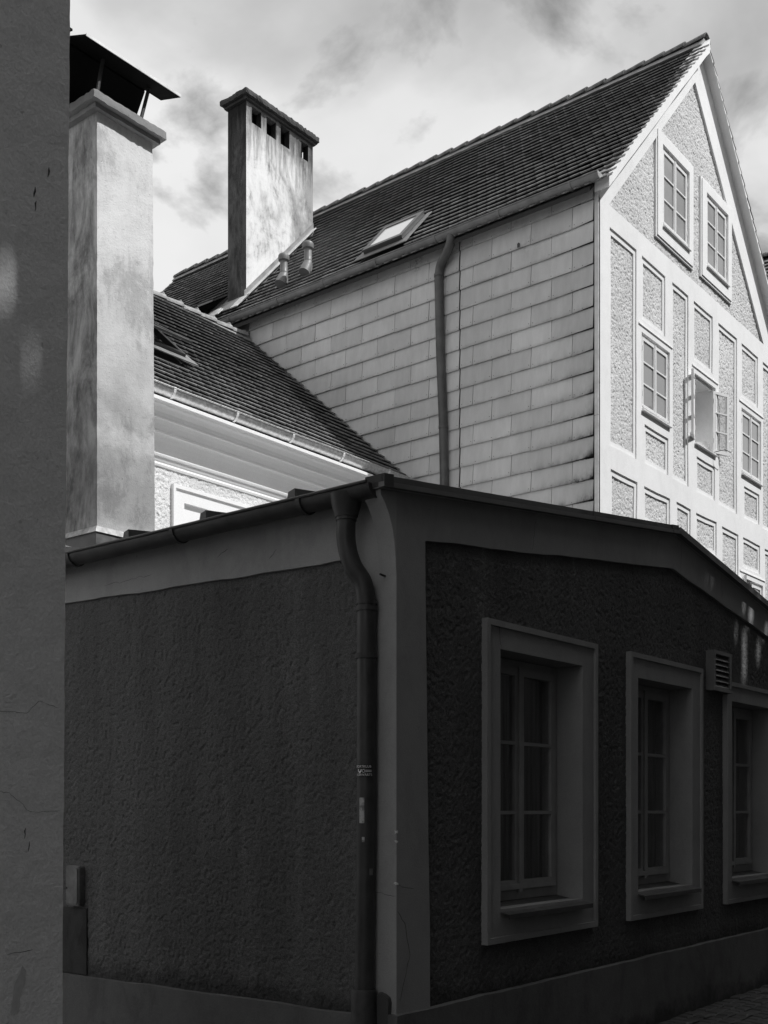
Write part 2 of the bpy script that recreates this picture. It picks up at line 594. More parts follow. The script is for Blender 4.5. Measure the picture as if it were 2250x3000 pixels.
def sheet(name, mat, plane, c, a0, a1, z0, z1, step, amp, parent, keep=None, cell=.022, seed=0, wave=.004):
    """rendered wall skin with real relief; plane 'R' is the street-facing direction (y = c), 'L' the alley-facing one (x = c)"""
    na, nz = max(2, int(round((a1 - a0) / step))), max(2, int(round((z1 - z0) / step)))
    A, Z = np.meshgrid(np.linspace(a0, a1, na + 1), np.linspace(z0, z1, nz + 1))
    jit = step * .42
    A2, Z2 = A + (rng.rand(*A.shape) - .5) * jit * 2, Z + (rng.rand(*A.shape) - .5) * jit * 2
    A2[:, 0], A2[:, -1], Z2[0, :], Z2[-1, :] = a0, a1, z0, z1
    g = rng.rand(*A.shape)
    pit = np.clip((vnoise(A / cell, Z / cell, seed) - .27) / .14, 0, 1)
    h = .55 * g + .45 * pit
    H = h * amp + vnoise(A / .5, Z / .5, seed + 2) * wave
    A, Z = A2, Z2
    if plane == 'R':
        P = np.stack([A, c - H, Z], -1)
    else:
        P = np.stack([c - H, A, Z], -1)
    P = P.reshape(-1, 3)
    idx = np.arange((na + 1) * (nz + 1)).reshape(nz + 1, na + 1)
    q = np.stack([idx[:-1, :-1], idx[:-1, 1:], idx[1:, 1:], idx[1:, :-1]], -1).reshape(-1, 4)
    if plane == 'L':
        q = q[:, ::-1]
    if keep is not None:
        ca = (A[:-1, :-1] + A[1:, 1:]).ravel() / 2
        cz = (Z[:-1, :-1] + Z[1:, 1:]).ravel() / 2
        q = q[keep(ca, cz)]
    me = bpy.data.meshes.new(name)
    me.vertices.add(len(P)); me.vertices.foreach_set('co', P.ravel())
    me.loops.add(q.size); me.loops.foreach_set('vertex_index', q.ravel())
    me.polygons.add(len(q)); me.polygons.foreach_set('loop_start', np.arange(0, q.size, 4))
    me.update(calc_edges=True)
    me.validate()
    me.polygons.foreach_set('use_smooth', [True] * len(me.polygons))
    me.materials.append(MATS[mat])
    return link(name, me, parent)


def holed(mb, plane, c0, c1, a0, a1, z0, z1, holes):
    """a slab between c0 and c1 with rectangular openings (a0,a1,z0,z1) and their reveals"""
    As = sorted({a0, a1} | {min(max(q, a0), a1) for h in holes for q in h[:2]})
    Zs = sorted({z0, z1} | {min(max(q, z0), z1) for h in holes for q in h[2:]})

    def P(a, c, z):
        return (a, c, z) if plane == 'R' else (c, a, z)

    def void(i, j):
        if i < 0 or j < 0 or i >= len(As) - 1 or j >= len(Zs) - 1:
            return True
        ca, cz = (As[i] + As[i + 1]) / 2, (Zs[j] + Zs[j + 1]) / 2
        return any(h[0] < ca < h[1] and h[2] < cz < h[3] for h in holes)
    for i in range(len(As) - 1):
        for j in range(len(Zs) - 1):
            if void(i, j):
                continue
            a, b, p, q = As[i], As[i + 1], Zs[j], Zs[j + 1]
            for c in (c0, c1):
                mb.add([P(a, c, p), P(b, c, p), P(b, c, q), P(a, c, q)], [(0, 1, 2, 3)])
            for (di, dj, e) in ((-1, 0, ((a, p), (a, q))), (1, 0, ((b, p), (b, q))), (0, -1, ((a, p), (b, p))), (0, 1, ((a, q), (b, q)))):
                if void(i + di, j + dj):
                    (e0, f0), (e1, f1) = e
                    mb.add([P(e0, c0, f0), P(e1, c0, f1), P(e1, c1, f1), P(e0, c1, f0)], [(0, 1, 2, 3)])
    return mb


def smooth_path(pts, n=8):
    pts = [Vector(p) for p in pts]
    out = []
    for i in range(len(pts) - 1):
        p0, p1, p2, p3 = pts[max(i - 1, 0)], pts[i], pts[i + 1], pts[min(i + 2, len(pts) - 1)]
        for k in range(n):
            t = k / n
            out.append(.5 * ((2 * p1) + (p2 - p0) * t + (2 * p0 - 5 * p1 + 4 * p2 - p3) * t * t + (3 * p1 - p0 - 3 * p2 + p3) * t ** 3))
    out.append(pts[-1])
    return out


def gutter(name, mat, axis, cx, cz, r, a0, a1, parent, sag=.004, n=14, seed=0):
    """half-round channel along an axis with a rolled front bead"""
    mb = MB()
    segs = max(6, int((a1 - a0) / .25))
    rings = []
    for i in range(segs + 1):
        a = a0 + (a1 - a0) * i / segs
        dz = float(wob(a, sag, .9, seed))
        ring = []
        for rad in (r, r - .004):
            for k in range(n + 1):
                t = math.pi + math.pi * k / n
                ring.append((rad * math.cos(t), rad * math.sin(t) + dz))
        ring = ring[:n + 1] + ring[n + 1:][::-1]
        rings.append((a, ring))
    m = len(rings[0][1])
    vs, fs = [], []
    for a, ring in rings:
        for (p, z) in ring:
            vs.append((cx + p, a, cz + z) if axis == 'y' else (a, cx + p, cz + z))
    for i in range(segs):
        for k in range(m):
            fs.append((i * m + k, i * m + (k + 1) % m, (i + 1) * m + (k + 1) % m, (i + 1) * m + k))
    for e in (0, segs):
        for k in range(n):      # end rims
            fs.append((e * m + k, e * m + k + 1, e * m + m - 2 - k, e * m + m - 1 - k))
    mb.add(vs, fs)
    g = mb.build(name, mat, parent, smooth=True)
    path = []
    for a, ring in rings:
        q = (cx - r - .004, a, cz + ring[0][1] + .002) if axis == 'y' else (a, cx - r - .004, cz + ring[0][1] + .002)
        path.append(q)
    MB().tube(path, .009, 8).build('bead', mat, g, smooth=True)
    return g


def strap(mb, axis, cx, cz, r, a, w, n=12, tail=0):
    """a bracket: a band hugging the half-round channel"""
    o, i_ = r + .010, r + .003
    vs = []
    for aa in (a - w / 2, a + w / 2):
        for rad in (o, i_):
            for k in range(n + 1):
                t = math.pi * .97 + math.pi * 1.03 * k / n
                p, z = rad * math.cos(t), rad * math.sin(t)
                vs.append((cx + p, aa, cz + z) if axis == 'y' else (aa, cx + p, cz + z))
    q = n + 1
    fs = []
    for k in range(n):
        for b in (0, 1):
            fs.append((b * q + k, b * q + k + 1, 2 * q + b * q + k + 1, 2 * q + b * q + k))
        for e in (0, 2):
            fs.append((e * q + k, e * q + k + 1, (e + 1) * q + k + 1, (e + 1) * q + k))
    mb.add(vs, fs)
    return mb


CA = (math.sin(R(38.7)), math.cos(R(38.7)))


def proj(p):
    X = p[0] * CA[0] - p[1] * CA[1]
    Y = p[0] * CA[1] + p[1] * CA[0]
    if Y < .1:
        return (-9999, -9999, Y)
    return (1125 + 3264 * X / Y, 2370 - 3264 * (p[2] - 1.6) / Y, Y)


TILE_W, TILE_L, TILE_T = .178, .29, .018


def tile_template():
    w = TILE_W / 2 + .001
    out = []
    m = 6
    for k in range(m + 1):
        x = -w + 2 * w * k / m
        out.append((x, .075 * (x / w) ** 2))
    out += [(w, TILE_L), (-w, TILE_L)]
    n = len(out)
    vs = [(x, y, 0.0) for x, y in out] + [(x, y, TILE_T) for x, y in out]
    fs = [list(range(n))[::-1], list(range(n, 2 * n))] + [[i, (i + 1) % n, n + (i + 1) % n, n + i] for i in range(n)]
    return np.array(vs), fs


def tile_roof(roof, org, ex, ey, width, length, exposure, skip=None, limit=300, seed=1, tilt=.21, far=None):
    """plain tiles, each laid by itself; the largest in view are objects, the rest one mass"""
    r = np.random.RandomState(seed)
    org, ex, ey = Vector(org), Vector(ex).normalized(), Vector(ey).normalized()
    en = ex.cross(ey).normalized()
    tv, tf = tile_template()
    me = bpy.data.meshes.new('roof_tile')
    me.from_pydata([tuple(q) for q in tv], [], tf)
    me.materials.append(MATS['roof_tile'])
    lst = []
    rows, cols = int(length / exposure), int(round(width / TILE_W))
    for i in range(rows):
        if i % 2:
            spots = [(j * TILE_W, 1) for j in range(1, cols)] + [(TILE_W / 4, .5), (cols * TILE_W - TILE_W / 4, .5)]
        else:
            spots = [((j + .5) * TILE_W, 1) for j in range(cols)]
        for s, half in spots:
            d = i * exposure
            if skip and skip(s, d):
                continue
            sag = .018 * (math.sin(s * 1.3 + seed) * .5 + math.sin(s * .53 + d * .7)) * min(1, d / 1.0)
            c = org + ex * (s + r.uniform(-.003, .003)) + ey * (d + r.uniform(-.006, .006)) + en * (.034 + sag + r.uniform(-.0015, .002))
            rot = Matrix((ex, ey, en)).transposed() @ Matrix.Rotation(-tilt + r.uniform(-.010, .010), 3, 'X') @ Matrix.Rotation(r.uniform(-.015, .015), 3, 'Z') @ Matrix.Rotation(r.uniform(-.010, .010), 3, 'Y')
            M = rot.to_4x4() @ Matrix.Diagonal((half, 1, 1, 1))
            M.translation = c
            px, py, Y = proj(c)
            vis = -60 < px < 2310 and -60 < py < 3060
            lst.append((Y if vis else Y + 1000, M))
    order = sorted(range(len(lst)), key=lambda k: lst[k][0])
    pick = [k for k in order if lst[k][0] < 900 and (far is None or far(lst[k][1].translation))][:limit]
    rest = set(order) - set(pick)
    for k in pick:
        o = bpy.data.objects.new('roof_tile', me)
        col.objects.link(o)
        o.parent = roof
        o.matrix_basis = lst[k][1]
    if rest:
        V, F, A = [], [], []
        n = len(tv)
        for q, k in enumerate(sorted(rest)):
            M = np.array(lst[k][1])
            V.append(tv @ M[:3, :3].T + M[:3, 3])
            F += [[i + q * n for i in f] for f in tf]
            A += [r.rand()] * n
        m2 = bpy.data.meshes.new('roof_tiles')
        m2.from_pydata(np.concatenate(V).tolist(), [], F)
        at = m2.attributes.new('rnd', 'FLOAT', 'POINT')
        at.data.foreach_set('value', A)
        m2.materials.append(MATS['roof_tile'])
        o = link('roof_tiles', m2, roof)
        o['kind'] = 'stuff'
    return me


def half_tile(r, ln, t=.014, n=10):
    """a ridge tile along +y, slightly tapered"""
    vs, fs = [], []
    for (y, k) in ((0, 1.08), (ln, .94)):
        for rad in (r * k, (r - t) * k):
            for a in range(n + 1):
                q = math.pi * a / n
                vs.append((rad * math.cos(q), y, rad * math.sin(q)))
    q = n + 1
    for k in range(n):
        for b in (0, 1):
            fs.append((b * q + k, b * q + k + 1, 2 * q + b * q + k + 1, 2 * q + b * q + k))
        for e in (0, 2):
            fs.append((e * q + k, e * q + k + 1, (e + 1) * q + k + 1, (e + 1) * q + k))
    return MB().add(vs, fs)


def ribbon(mb, pts, w, plane, c):
    """hairline crack lying on a wall face"""
    P = (lambda a, z: (a, c, z)) if plane == 'R' else (lambda a, z: (c, a, z))
    top, bot = [], []
    for i, (a, z) in enumerate(pts):
        a0, z0 = pts[max(i - 1, 0)]
        a1, z1 = pts[min(i + 1, len(pts) - 1)]
        d = math.hypot(a1 - a0, z1 - z0) or 1
        nx, nz = -(z1 - z0) / d, (a1 - a0) / d
        ww = w * (.3 if i in (0, len(pts) - 1) else random.uniform(.6, 1.3)) / 2
        top.append(P(a + nx * ww, z + nz * ww)); bot.append(P(a - nx * ww, z - nz * ww))
    n = len(pts)
    return mb.add(top + bot, [(i, i + 1, n + i + 1, n + i) for i in range(n - 1)])


def jag(p, q, n, amp):
    out = []
    for i in range(n + 1):
        t = i / n
        k = 0 if i in (0, n) else 1
        out.append((p[0] + (q[0] - p[0]) * t + k * random.uniform(-amp, amp), p[1] + (q[1] - p[1]) * t + k * random.uniform(-amp, amp)))
    return out

# ================================================================== THE SETTING
g = MB().add([(-900, -900, -.05), (900, -900, -.05), (900, 900, -.05), (-900, 900, -.05)], [(0, 1, 2, 3)]).build('ground', 'far_ground')
tag(g, kind='structure')
street = MB().box(-30, 40, -2.5, 9.0, -.046, -.022).build('street', 'ground')
tag(street, kind='structure')
cob = []
for k in range(5):
    mb = MB()
    w, d = .056 + .003 * k, .052 - .001 * k
    top = .012 + .002 * k
    pts = [(-w, -d), (w * .9, -d * 1.05), (w, d * .9), (-w * .95, d)]
    mb.add([(x, y, -.045) for x, y in pts] + [(x, y, top - .012) for x, y in pts] + [(x * .72, y * .72, top) for x, y in pts],
           [(0, 1, 5, 4), (1, 2, 6, 5), (2, 3, 7, 6), (3, 0, 4, 7), (4, 5, 9, 8), (5, 6, 10, 9), (6, 7, 11, 10), (7, 4, 8, 11), (8, 9, 10, 11)])
    cob.append(mb.mesh('cobble', 'cobble'))
for j in range(8):
    for i in range(29):
        o = bpy.data.objects.new('cobble', random.choice(cob))
        col.objects.link(o)
        o.parent = street
        o.location = (7.55 + (i + (.5 if j % 2 else 0)) * .118 + random.uniform(-.008, .008), 3.545 - j * .112 + random.uniform(-.008, .008), random.uniform(-.006, .004))
        o.rotation_euler = (random.uniform(-.04, .04), random.uniform(-.04, .04), random.uniform(-.08, .08) + (math.pi if random.random() < .5 else 0))

# ================================================================== HOUSE AT THE CORNER (dark, in shade)
UN, VN = 4.64, 3.63
near = empty('corner_house', (UN, VN, 0), 'low dark roughcast corner house in shade, with white chimney and sheet metal roof', 'house')
WIN = [(5.47, 6.835, .80, 2.722, 5.635, 6.645, 1.0, 2.557), (7.33, 8.62, .797, 2.73, 7.475, 8.44, 1.0, 2.555), (9.12, 10.42, .797, 2.68, 9.265, 10.25, 1.01, 2.52)]


def gable_z(u):         # underside of the verge
    return 3.262 + (u - 4.5) * .1253 if u < 8.1 else 3.713 - (u - 8.1) * .155


def band_low(u):        # lower edge of the smooth band under the verge
    return 3.065 + (u - 4.882) * .1206 if u < 8.084 else 3.451 - (u - 8.084) * .1352


mb = MB()
holed(mb, 'R', 3.665, 3.95, 4.665, 12.95, -.04, 2.76, [(w[4] - .03, w[5] + .03, w[6] - .03, w[7] + .03) for w in WIN])
mb.prism([(4.665, 2.76), (12.95, 2.76), (12.95, 2.93), (8.1, 3.69), (4.665, 3.26)], 'y', 3.665, 3.95)
mb.box(4.665, 4.95, 3.951, 9.5, -.04, 3.27)
mb.box(4.951, 12.95, 9.2, 9.5, -.04, 3.2)
mb.box(12.65, 12.95, 3.951, 9.19, -.04, 2.92)
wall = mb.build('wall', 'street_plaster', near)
# relief skins
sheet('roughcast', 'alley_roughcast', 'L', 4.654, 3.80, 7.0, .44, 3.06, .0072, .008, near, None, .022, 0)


def keep_street(a, z):
    k = np.ones_like(a, bool)
    for w in WIN:
        k &= ~((a > w[0] + .02) & (a < w[1] - .02) & (z > w[2] + .02) & (z < w[3] - .02))
    low = np.where(a < 8.084, 3.065 + (a - 4.882) * .1206, 3.451 - (a - 8.084) * .1352)
    return k & (z < low + .03)


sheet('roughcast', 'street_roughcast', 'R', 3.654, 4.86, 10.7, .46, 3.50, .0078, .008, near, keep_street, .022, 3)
# smooth band under the verge and the corner strip, one coat of plaster with a hand-cut edge
zs = np.linspace(.50, 3.06, 40)
edge = [(4.931 - (z - .5) * .0191 + float(wob(z, .005, .3, 2)), z) for z in zs]
us = np.concatenate([np.linspace(4.90, 8.07, 50), np.linspace(8.1, 12.9, 60)])
low = [(u, band_low(u) + float(wob(u, .008, .4, 3))) for u in us]
top = [(12.9, gable_z(12.9)), (8.1, gable_z(8.1)), (4.70, gable_z(4.70))]
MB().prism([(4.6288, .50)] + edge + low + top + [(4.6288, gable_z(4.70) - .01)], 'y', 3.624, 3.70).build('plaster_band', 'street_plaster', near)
# kneeler: the plaster swells out under the end of the gutter
kn = [(4.627, 2.84), (4.622, 2.93), (4.612, 3.01), (4.594, 3.08), (4.566, 3.145), (4.530, 3.20), (4.497, 3.232), (4.492, 3.258), (4.72, 3.285), (4.72, 2.84)]
MB().prism(kn, 'y', 3.6246, 3.74).build('kneeler', 'alley_lit_plaster', near, smooth=True)
vs_ = np.linspace(3.72, 8.9, 90)
low = [(3.6244, .50), (3.875, .50), (3.872, 2.955), (3.90, 2.966)] + [(v, 2.966 + .0195 * (v - 3.97) + float(wob(v, .012, .35, 4))) for v in np.linspace(3.95, 8.9, 90)]
MB().prism(low + [(8.9, 3.262), (3.6244, 3.262)], 'x', 4.628, 4.70).build('plaster_band', 'alley_lit_plaster', near)
# plinths
us = np.linspace(4.60, 12.9, 90)
MB().prism([(4.602, -.04)] + [(12.9, -.04)] + [(u, .513 + float(wob(u, .010, .3, 5))) for u in us[::-1]], 'y', 3.596, 3.68).build('plinth', 'plinth_plaster', near)
vs_ = np.linspace(3.597, 8.9, 60)
MB().prism([(3.597, -.04), (8.9, -.04)] + [(v, .487 - (v - 4) * .0085 + float(wob(v, .008, .35, 6))) for v in vs_[::-1]], 'x', 4.603, 4.68).build('plinth', 'plinth_plaster', near)


# casement windows in deep reveals
def casement(u0, u1, z0, z1, yf, mat, parent, panes, fr=.045, th=.06, bar=.022, gmat='window_glass'):
    win = holed(MB(), 'R', yf, yf + th, u0, u1, z0, z1, [(u0 + fr, u1 - fr, z0 + fr * 1.3, z1 - fr)]).build('window', mat, parent)
    um = (u0 + u1) / 2
    holes = []
    for (a, b) in ((u0 + fr + .003, um - .004), (um + .004, u1 - fr - .003)):
        p, q = z0 + fr * 1.3 + .003, z1 - fr - .003
        A, B = a + .05, b - .05
        P_, Q_ = p + .062, q - .05
        hs = []
        for k in range(panes):
            h = (Q_ - P_ - bar * (panes - 1)) / panes
            hs.append((A, B, P_ + k * (h + bar), P_ + k * (h + bar) + h))
        holed(MB(), 'R', yf - .014, yf + .032, a, b, p, q, hs).build('sash', mat, win)
        MB().box(a + .01, b - .01, yf - .028, yf - .015, p + .004, p + .040).build('weather_bar', mat, win, .004)
        for h in hs:
            MB().box(h[0] - .006, h[1] + .006, yf + .006, yf + .011, h[2] - .006, h[3] + .006).build('pane', gmat, win)
    MB().box(um - .022, um + .022, yf - .026, yf - .0145, z0 + fr, z1 - fr * .8).build('mullion', mat, win, .004)
    return win


for i, w in enumerate(WIN):
    o0, o1, p0, p1, a0, a1, b0, b1 = w
    s = holed(MB(), 'R', 3.622, 3.86, o0 + .034, o1 - .034, p0 + .034, p1 - .034, [(a0, a1, b0, b1)]).build('window_surround', 'street_plaster', near)
    holed(MB(), 'R', 3.606, 3.70, o0, o1, p0, p1, [(o0 + .036, o1 - .036, p0 + .036, p1 - .036)]).build('rim', 'street_plaster', s, .004)
    win = casement(a0 + .004, a1 - .004, b0 + .02, b1 - .004, 3.815, 'grey_paint', near, 3)
    # sloping sheet sill
    mb = MB()
    mb.hexa([(a0 - .0, 3.565, b0 - .035), (a1 + .03, 3.565, b0 - .035), (a1 - .006, 3.813, b0 + .012), (a0 + .006, 3.813, b0 + .012),
             (a0 - .0, 3.565, b0 - .029), (a1 + .03, 3.565, b0 - .029), (a1 - .006, 3.813, b0 + .018), (a0 + .006, 3.813, b0 + .018)])
    mb.box(a0, a1 + .03, 3.559, 3.5645, b0 - .058, b0 - .029)
    mb.build('window_sill', 'old_zinc', win)
    # room behind: dark, with a net curtain
    rm = MB()
    r0, r1, y1 = a0 - .3, a1 + .5, 5.2
    rm.add([(r0, 3.955, .4), (r1, 3.955, .4), (r1, y1, .4), (r0, y1, .4), (r0, 3.955, 2.74), (r1, 3.955, 2.74), (r1, y1, 2.74), (r0, y1, 2.74)],
           [(0, 1, 2, 3), (4, 5, 6, 7), (1, 2, 6, 5), (2, 3, 7, 6), (3, 0, 4, 7)])
    rm.build('room', 'dark_room', win)
    pts = []
    nn = 90
    vs, fs = [], []
    for k in range(nn + 1):
        u = a0 - .1 + (a1 - a0 + .3) * k / nn
        y = 3.985 + .016 * math.sin(u * 62) + .010 * math.sin(u * 27 + 1)
        for zz_ in (b0 - .1, 1.45, b1 + .05):
            vs.append((u, y, zz_))
    for k in range(nn):
        for q in (0, 1):
            fs.append((k * 3 + q, (k + 1) * 3 + q, (k + 1) * 3 + q + 1, k * 3 + q + 1))
    MB().add(vs, fs).build('curtain', 'curtain', win, smooth=True)

# louvred vent between the second and third window
vent = holed(MB(), 'R', 3.575, 3.66, 8.765, 9.14, 2.57, 2.90, [(8.80, 9.105, 2.60, 2.87)]).build('vent', 'vent_pipe', near)
for k in range(6):
    z = 2.615 + k * .044
    MB().hexa([(8.802, 3.578, z - .012), (9.103, 3.578, z - .012), (9.103, 3.606, z + .026), (8.802, 3.606, z + .026),
               (8.802, 3.582, z - .010), (9.103, 3.582, z - .010), (9.103, 3.610, z + .028), (8.802, 3.610, z + .028)]).build('slat', 'vent_pipe', vent)

# roof: sheet metal, standing seams, verge flashing
ROOF_V1 = 9.6
prof = [(4.47, 3.258), (8.1, 3.714), (12.99, 2.955), (12.99, 3.0), (8.1, 3.758), (4.47, 3.302)]
roof = MB().prism(prof, 'y', 3.60, ROOF_V1).build('roof', 'roof_sheet', near)
for k in range(8):
    v = 4.32 + k * .73
    MB().hexa([(4.545, v - .045, 3.302), (4.56, v + .045, 3.302), (8.0, v + .006, 3.74), (8.0, v - .006, 3.74),
               (4.545, v - .040, 3.392), (4.56, v + .025, 3.385), (8.0, v + .004, 3.80), (8.0, v - .004, 3.80)]).build('standing_seam', 'dark_sheet', roof)
for (ua, ub) in ((4.46, 6.75), (6.73, 8.02), (7.98, 8.14)):
    za, zb = gable_z(ua), gable_z(ub if ub < 8.1 else 8.1)
    ub = min(ub, 8.1)
    off = .004 if ua == 7.98 else (0.0015 if ua > 6 else 0)
    f = MB().hexa([(ua, 3.572 - off, za), (ub, 3.572 - off, zb), (ub, 3.61, zb), (ua, 3.61, za),
                   (ua, 3.572 - off, za + .026), (ub, 3.572 - off, zb + .026), (ub, 3.61, zb + .026), (ua, 3.61, za + .026)]).build('verge_flashing', 'verge_sheet', roof)
    MB().hexa([(ua, 3.585 - off, za + .027), (ub, 3.585 - off, zb + .027), (ub, 3.64, zb + .027), (ua, 3.64, za + .027),
               (ua, 3.590 - off, za + .062 + off), (ub, 3.590 - off, zb + .062 + off), (ub, 3.64, zb + .062 + off), (ua, 3.64, za + .062 + off)]).build('verge_cover', 'dark_sheet', roof)
MB().hexa([(8.095, 3.568, gable_z(8.1)), (12.99, 3.568, gable_z(12.99)), (12.99, 3.61, gable_z(12.99)), (8.095, 3.61, gable_z(8.1)),
           (8.095, 3.568, gable_z(8.1) + .05), (12.99, 3.568, gable_z(12.99) + .05), (12.99, 3.61, gable_z(12.99) + .05), (8.095, 3.61, gable_z(8.1) + .05)]).build('verge_flashing', 'verge_sheet', roof)
# flat piece closing the verge end at the corner
MB().hexa([(4.462, 3.571, 3.263), (4.54, 3.571, 3.27), (4.54, 3.70, 3.27), (4.462, 3.70, 3.263), (4.462, 3.571, 3.325), (4.54, 3.571, 3.334), (4.54, 3.70, 3.334), (4.462, 3.70, 3.325)]).build('verge_end', 'dark_sheet', roof)

# gutter along the alley, hopper, swan-neck and downpipe
gut = gutter('gutter', 'old_zinc', 'y', 4.500, 3.288, .068, 3.665, 9.4, near, .006, seed=1)
for v in (4.15, 5.19, 6.23, 7.27, 8.31):
    strap(MB(), 'y', 4.500, 3.288, .068, v, .028).build('bracket', 'old_zinc', gut)
cap = [(4.500 + .068 * math.cos(math.pi + math.pi * k / 16), 3.288 + .068 * math.sin(math.pi + math.pi * k / 16)) for k in range(17)]
MB().prism(cap, 'y', 3.655, 3.664).build('end_cap', 'old_zinc', gut)
dp = MB().tube(smooth_path([(4.500, 3.862, 3.16), (4.500, 3.862, 3.02), (4.520, 3.838, 2.90), (4.560, 3.795, 2.80), (4.572, 3.782, 2.68), (4.572, 3.782, 2.55)], 8)
               + [Vector((4.572, 3.783, 1.6)), Vector((4.570, 3.795, .62))], .051, 20).build('downpipe', 'pipe_zinc', near, smooth=True)
MB().tube([(4.500, 3.862, 3.27), (4.500, 3.862, 3.20), (4.500, 3.862, 3.165), (4.500, 3.862, 3.15)], [.088, .076, .064, .061], 20).build('hopper', 'pipe_zinc', dp, smooth=True)
for z in (3.145, 2.70, 2.665):
    x, y = (4.500, 3.862) if z > 3 else (4.572, 3.782)
    MB().tube([(x, y, z - .012), (x, y, z + .012)], .0565, 20).build('collar', 'pipe_zinc', dp, smooth=True)
MB().tube([(4.572, 3.783, 2.40), (4.572, 3.783, 2.428)], .0575, 20).box(4.572, 4.64, 3.776, 3.790, 2.402, 2.426).build('pipe_clip', 'iron', dp)
MB().tube([(4.569, 3.797, -.03), (4.569, 3.797, .62), (4.569, 3.797, .64)], [.069, .069, .062], 20).build('standpipe', 'iron', dp, smooth=True)
# broken plaster beside the standpipe
MB().prism([(3.655, .33), (3.735, .33), (3.735, .60), (3.72, .625), (3.69, .618), (3.662, .60), (3.655, .575), (3.66, .5)], 'x', 4.5995, 4.6285).build('broken_plaster', 'crack', near)
MB().tube([(4.64, 3.70, 2.837), (4.585, 3.70, 2.842)], .006, 8).build('nail', 'iron', near)


# stickers on the downpipe
def bent(mb, cx, cy, r, a0, a1, z0, z1, n=8):
    vs, fs = [], []
    for k in range(n + 1):
        a = a0 + (a1 - a0) * k / n
        vs += [(cx + r * math.cos(a), cy + r * math.sin(a), z0), (cx + r * math.cos(a), cy + r * math.sin(a), z1)]
    for k in range(n):
        fs.append((2 * k, 2 * k + 2, 2 * k + 3, 2 * k + 1))
    return mb.add(vs, fs)


PX, PY = 4.572, 3.782


def pipe_text(txt, size, zc, a_mid, name):
    cu = bpy.data.curves.new('t', 'FONT')
    cu.body = txt
    cu.size = size
    cu.align_x = 'CENTER'
    cu.align_y = 'CENTER'
    ob = bpy.data.objects.new('t', cu)
    me = bpy.data.meshes.new_from_object(ob)
    bpy.data.objects.remove(ob)
    for p in me.vertices:
        a = a_mid + p.co.x / .0545
        z = zc + p.co.y
        p.co = (PX + .0545 * math.cos(a), PY + .0545 * math.sin(a), z)
    me.materials.clear()
    me.materials.append(MATS['sticker_white'])
    return link(name, me, st)


a_mid = math.atan2(-PY, -PX) - .42
st = bent(MB(), PX, PY, .0538, a_mid - 1.0, a_mid + 1.0, 1.768, 1.835, 14).build('sticker', 'sticker_black', dp)
pipe_text('SPORTKLUB', .018, 1.824, a_mid, 'lettering')
pipe_text('VORWÄRTS', .018, 1.780, a_mid + .1, 'lettering')
mb = MB()
bent(mb, PX, PY, .0545, a_mid + .30, a_mid + .95, 1.803, 1.806)
bent(mb, PX, PY, .0545, a_mid + .30, a_mid + .95, 1.796, 1.799)
for k in range(14):
    t0, t1 = 2 * math.pi * k / 14, 2 * math.pi * (k + 1) / 14
    q = []
    for (rr, tt) in ((.010, t0), (.010, t1), (.0075, t1), (.0075, t0)):
        a = a_mid + .12 + rr * .8 * math.cos(tt) / .0575
        q.append((PX + .0545 * math.cos(a), PY + .0545 * math.sin(a), 1.801 + rr * math.sin(tt)))
    mb.add(q, [(0, 1, 2, 3)])
sh = [(-.012, .010), (.012, .010), (.012, -.002), (0, -.014), (-.012, -.002)]
mb.add([(PX + .0545 * math.cos(a_mid - .3 + x / .0575), PY + .0545 * math.sin(a_mid - .3 + x / .0575), 1.801 + z) for x, z in sh], [(0, 1, 2, 3, 4)])
mb.build('emblem', 'sticker_white', st)
bent(MB(), PX, PY, .0538, a_mid - .35, a_mid + .20, 1.525, 1.66, 8).build('sticker', 'paper', dp)
bent(MB(), PX, PY, .0538, a_mid - .05, a_mid + .22, 1.425, 1.452, 6).build('sticker', 'paper', dp)
bent(MB(), PX, PY, .0538, a_mid + .7, a_mid + 1.1, 1.25, 1.285, 6).build('sticker', 'box_cover', dp)

# pale chips along the worn arris of the corner
for (z, h) in ((1.42, .014), (1.47, .018), (1.20, .014)):
    MB().rbox(4.6235, 4.640, 3.6195, 3.636, z, z + h, .008, .004).build('chip', 'left_plaster', near)
# cracks and repairs in the plaster
ribbon(MB(), jag((5.62, 2.725), (5.625, 2.63), 6, .008) + jag((5.625, 2.62), (5.645, 2.56), 5, .006), .004, 'R', 3.6195).build('crack', 'crack', near)
ribbon(MB(), jag((8.22, 3.45), (8.24, 3.69), 6, .004), .003, 'R', 3.6225).build('crack', 'crack', near)
ribbon(MB(), jag((6.0, 3.21), (6.05, 3.43), 8, .006), .003, 'R', 3.6225).build('crack', 'crack', near)
ribbon(MB(), jag((9.05, 3.35), (9.03, 3.58), 8, .006), .003, 'R', 3.6225).build('crack', 'crack', near)
ribbon(MB(), jag((4.66, .58), (4.74, .80), 6, .006) + jag((4.745, .82), (4.70, .99), 6, .004) + jag((4.69, 1.0), (4.635, 1.06), 4, .004), .004, 'R', 3.6225).build('crack', 'crack', near)
ribbon(MB(), jag((4.63, 1.2), (4.78, 1.17), 8, .006), .002, 'R', 3.6225).build('crack', 'crack', near)
ribbon(MB(), jag((3.63, 1.14), (3.78, 1.155), 8, .004), .002, 'L', 4.6275).build('crack', 'crack', near)
ribbon(MB(), jag((3.64, 3.16), (3.66, 2.93), 8, .006), .003, 'L', 4.6275).build('crack', 'crack', near)
ribbon(MB(), jag((4.9, 3.16), (5.0, 3.12), 5, .01), .003, 'L', 4.6275).build('crack', 'crack', near)
ribbon(MB(), jag((5.6, 3.10), (6.1, 3.085), 12, .008), .002, 'L', 4.6275).build('crack', 'crack', near)
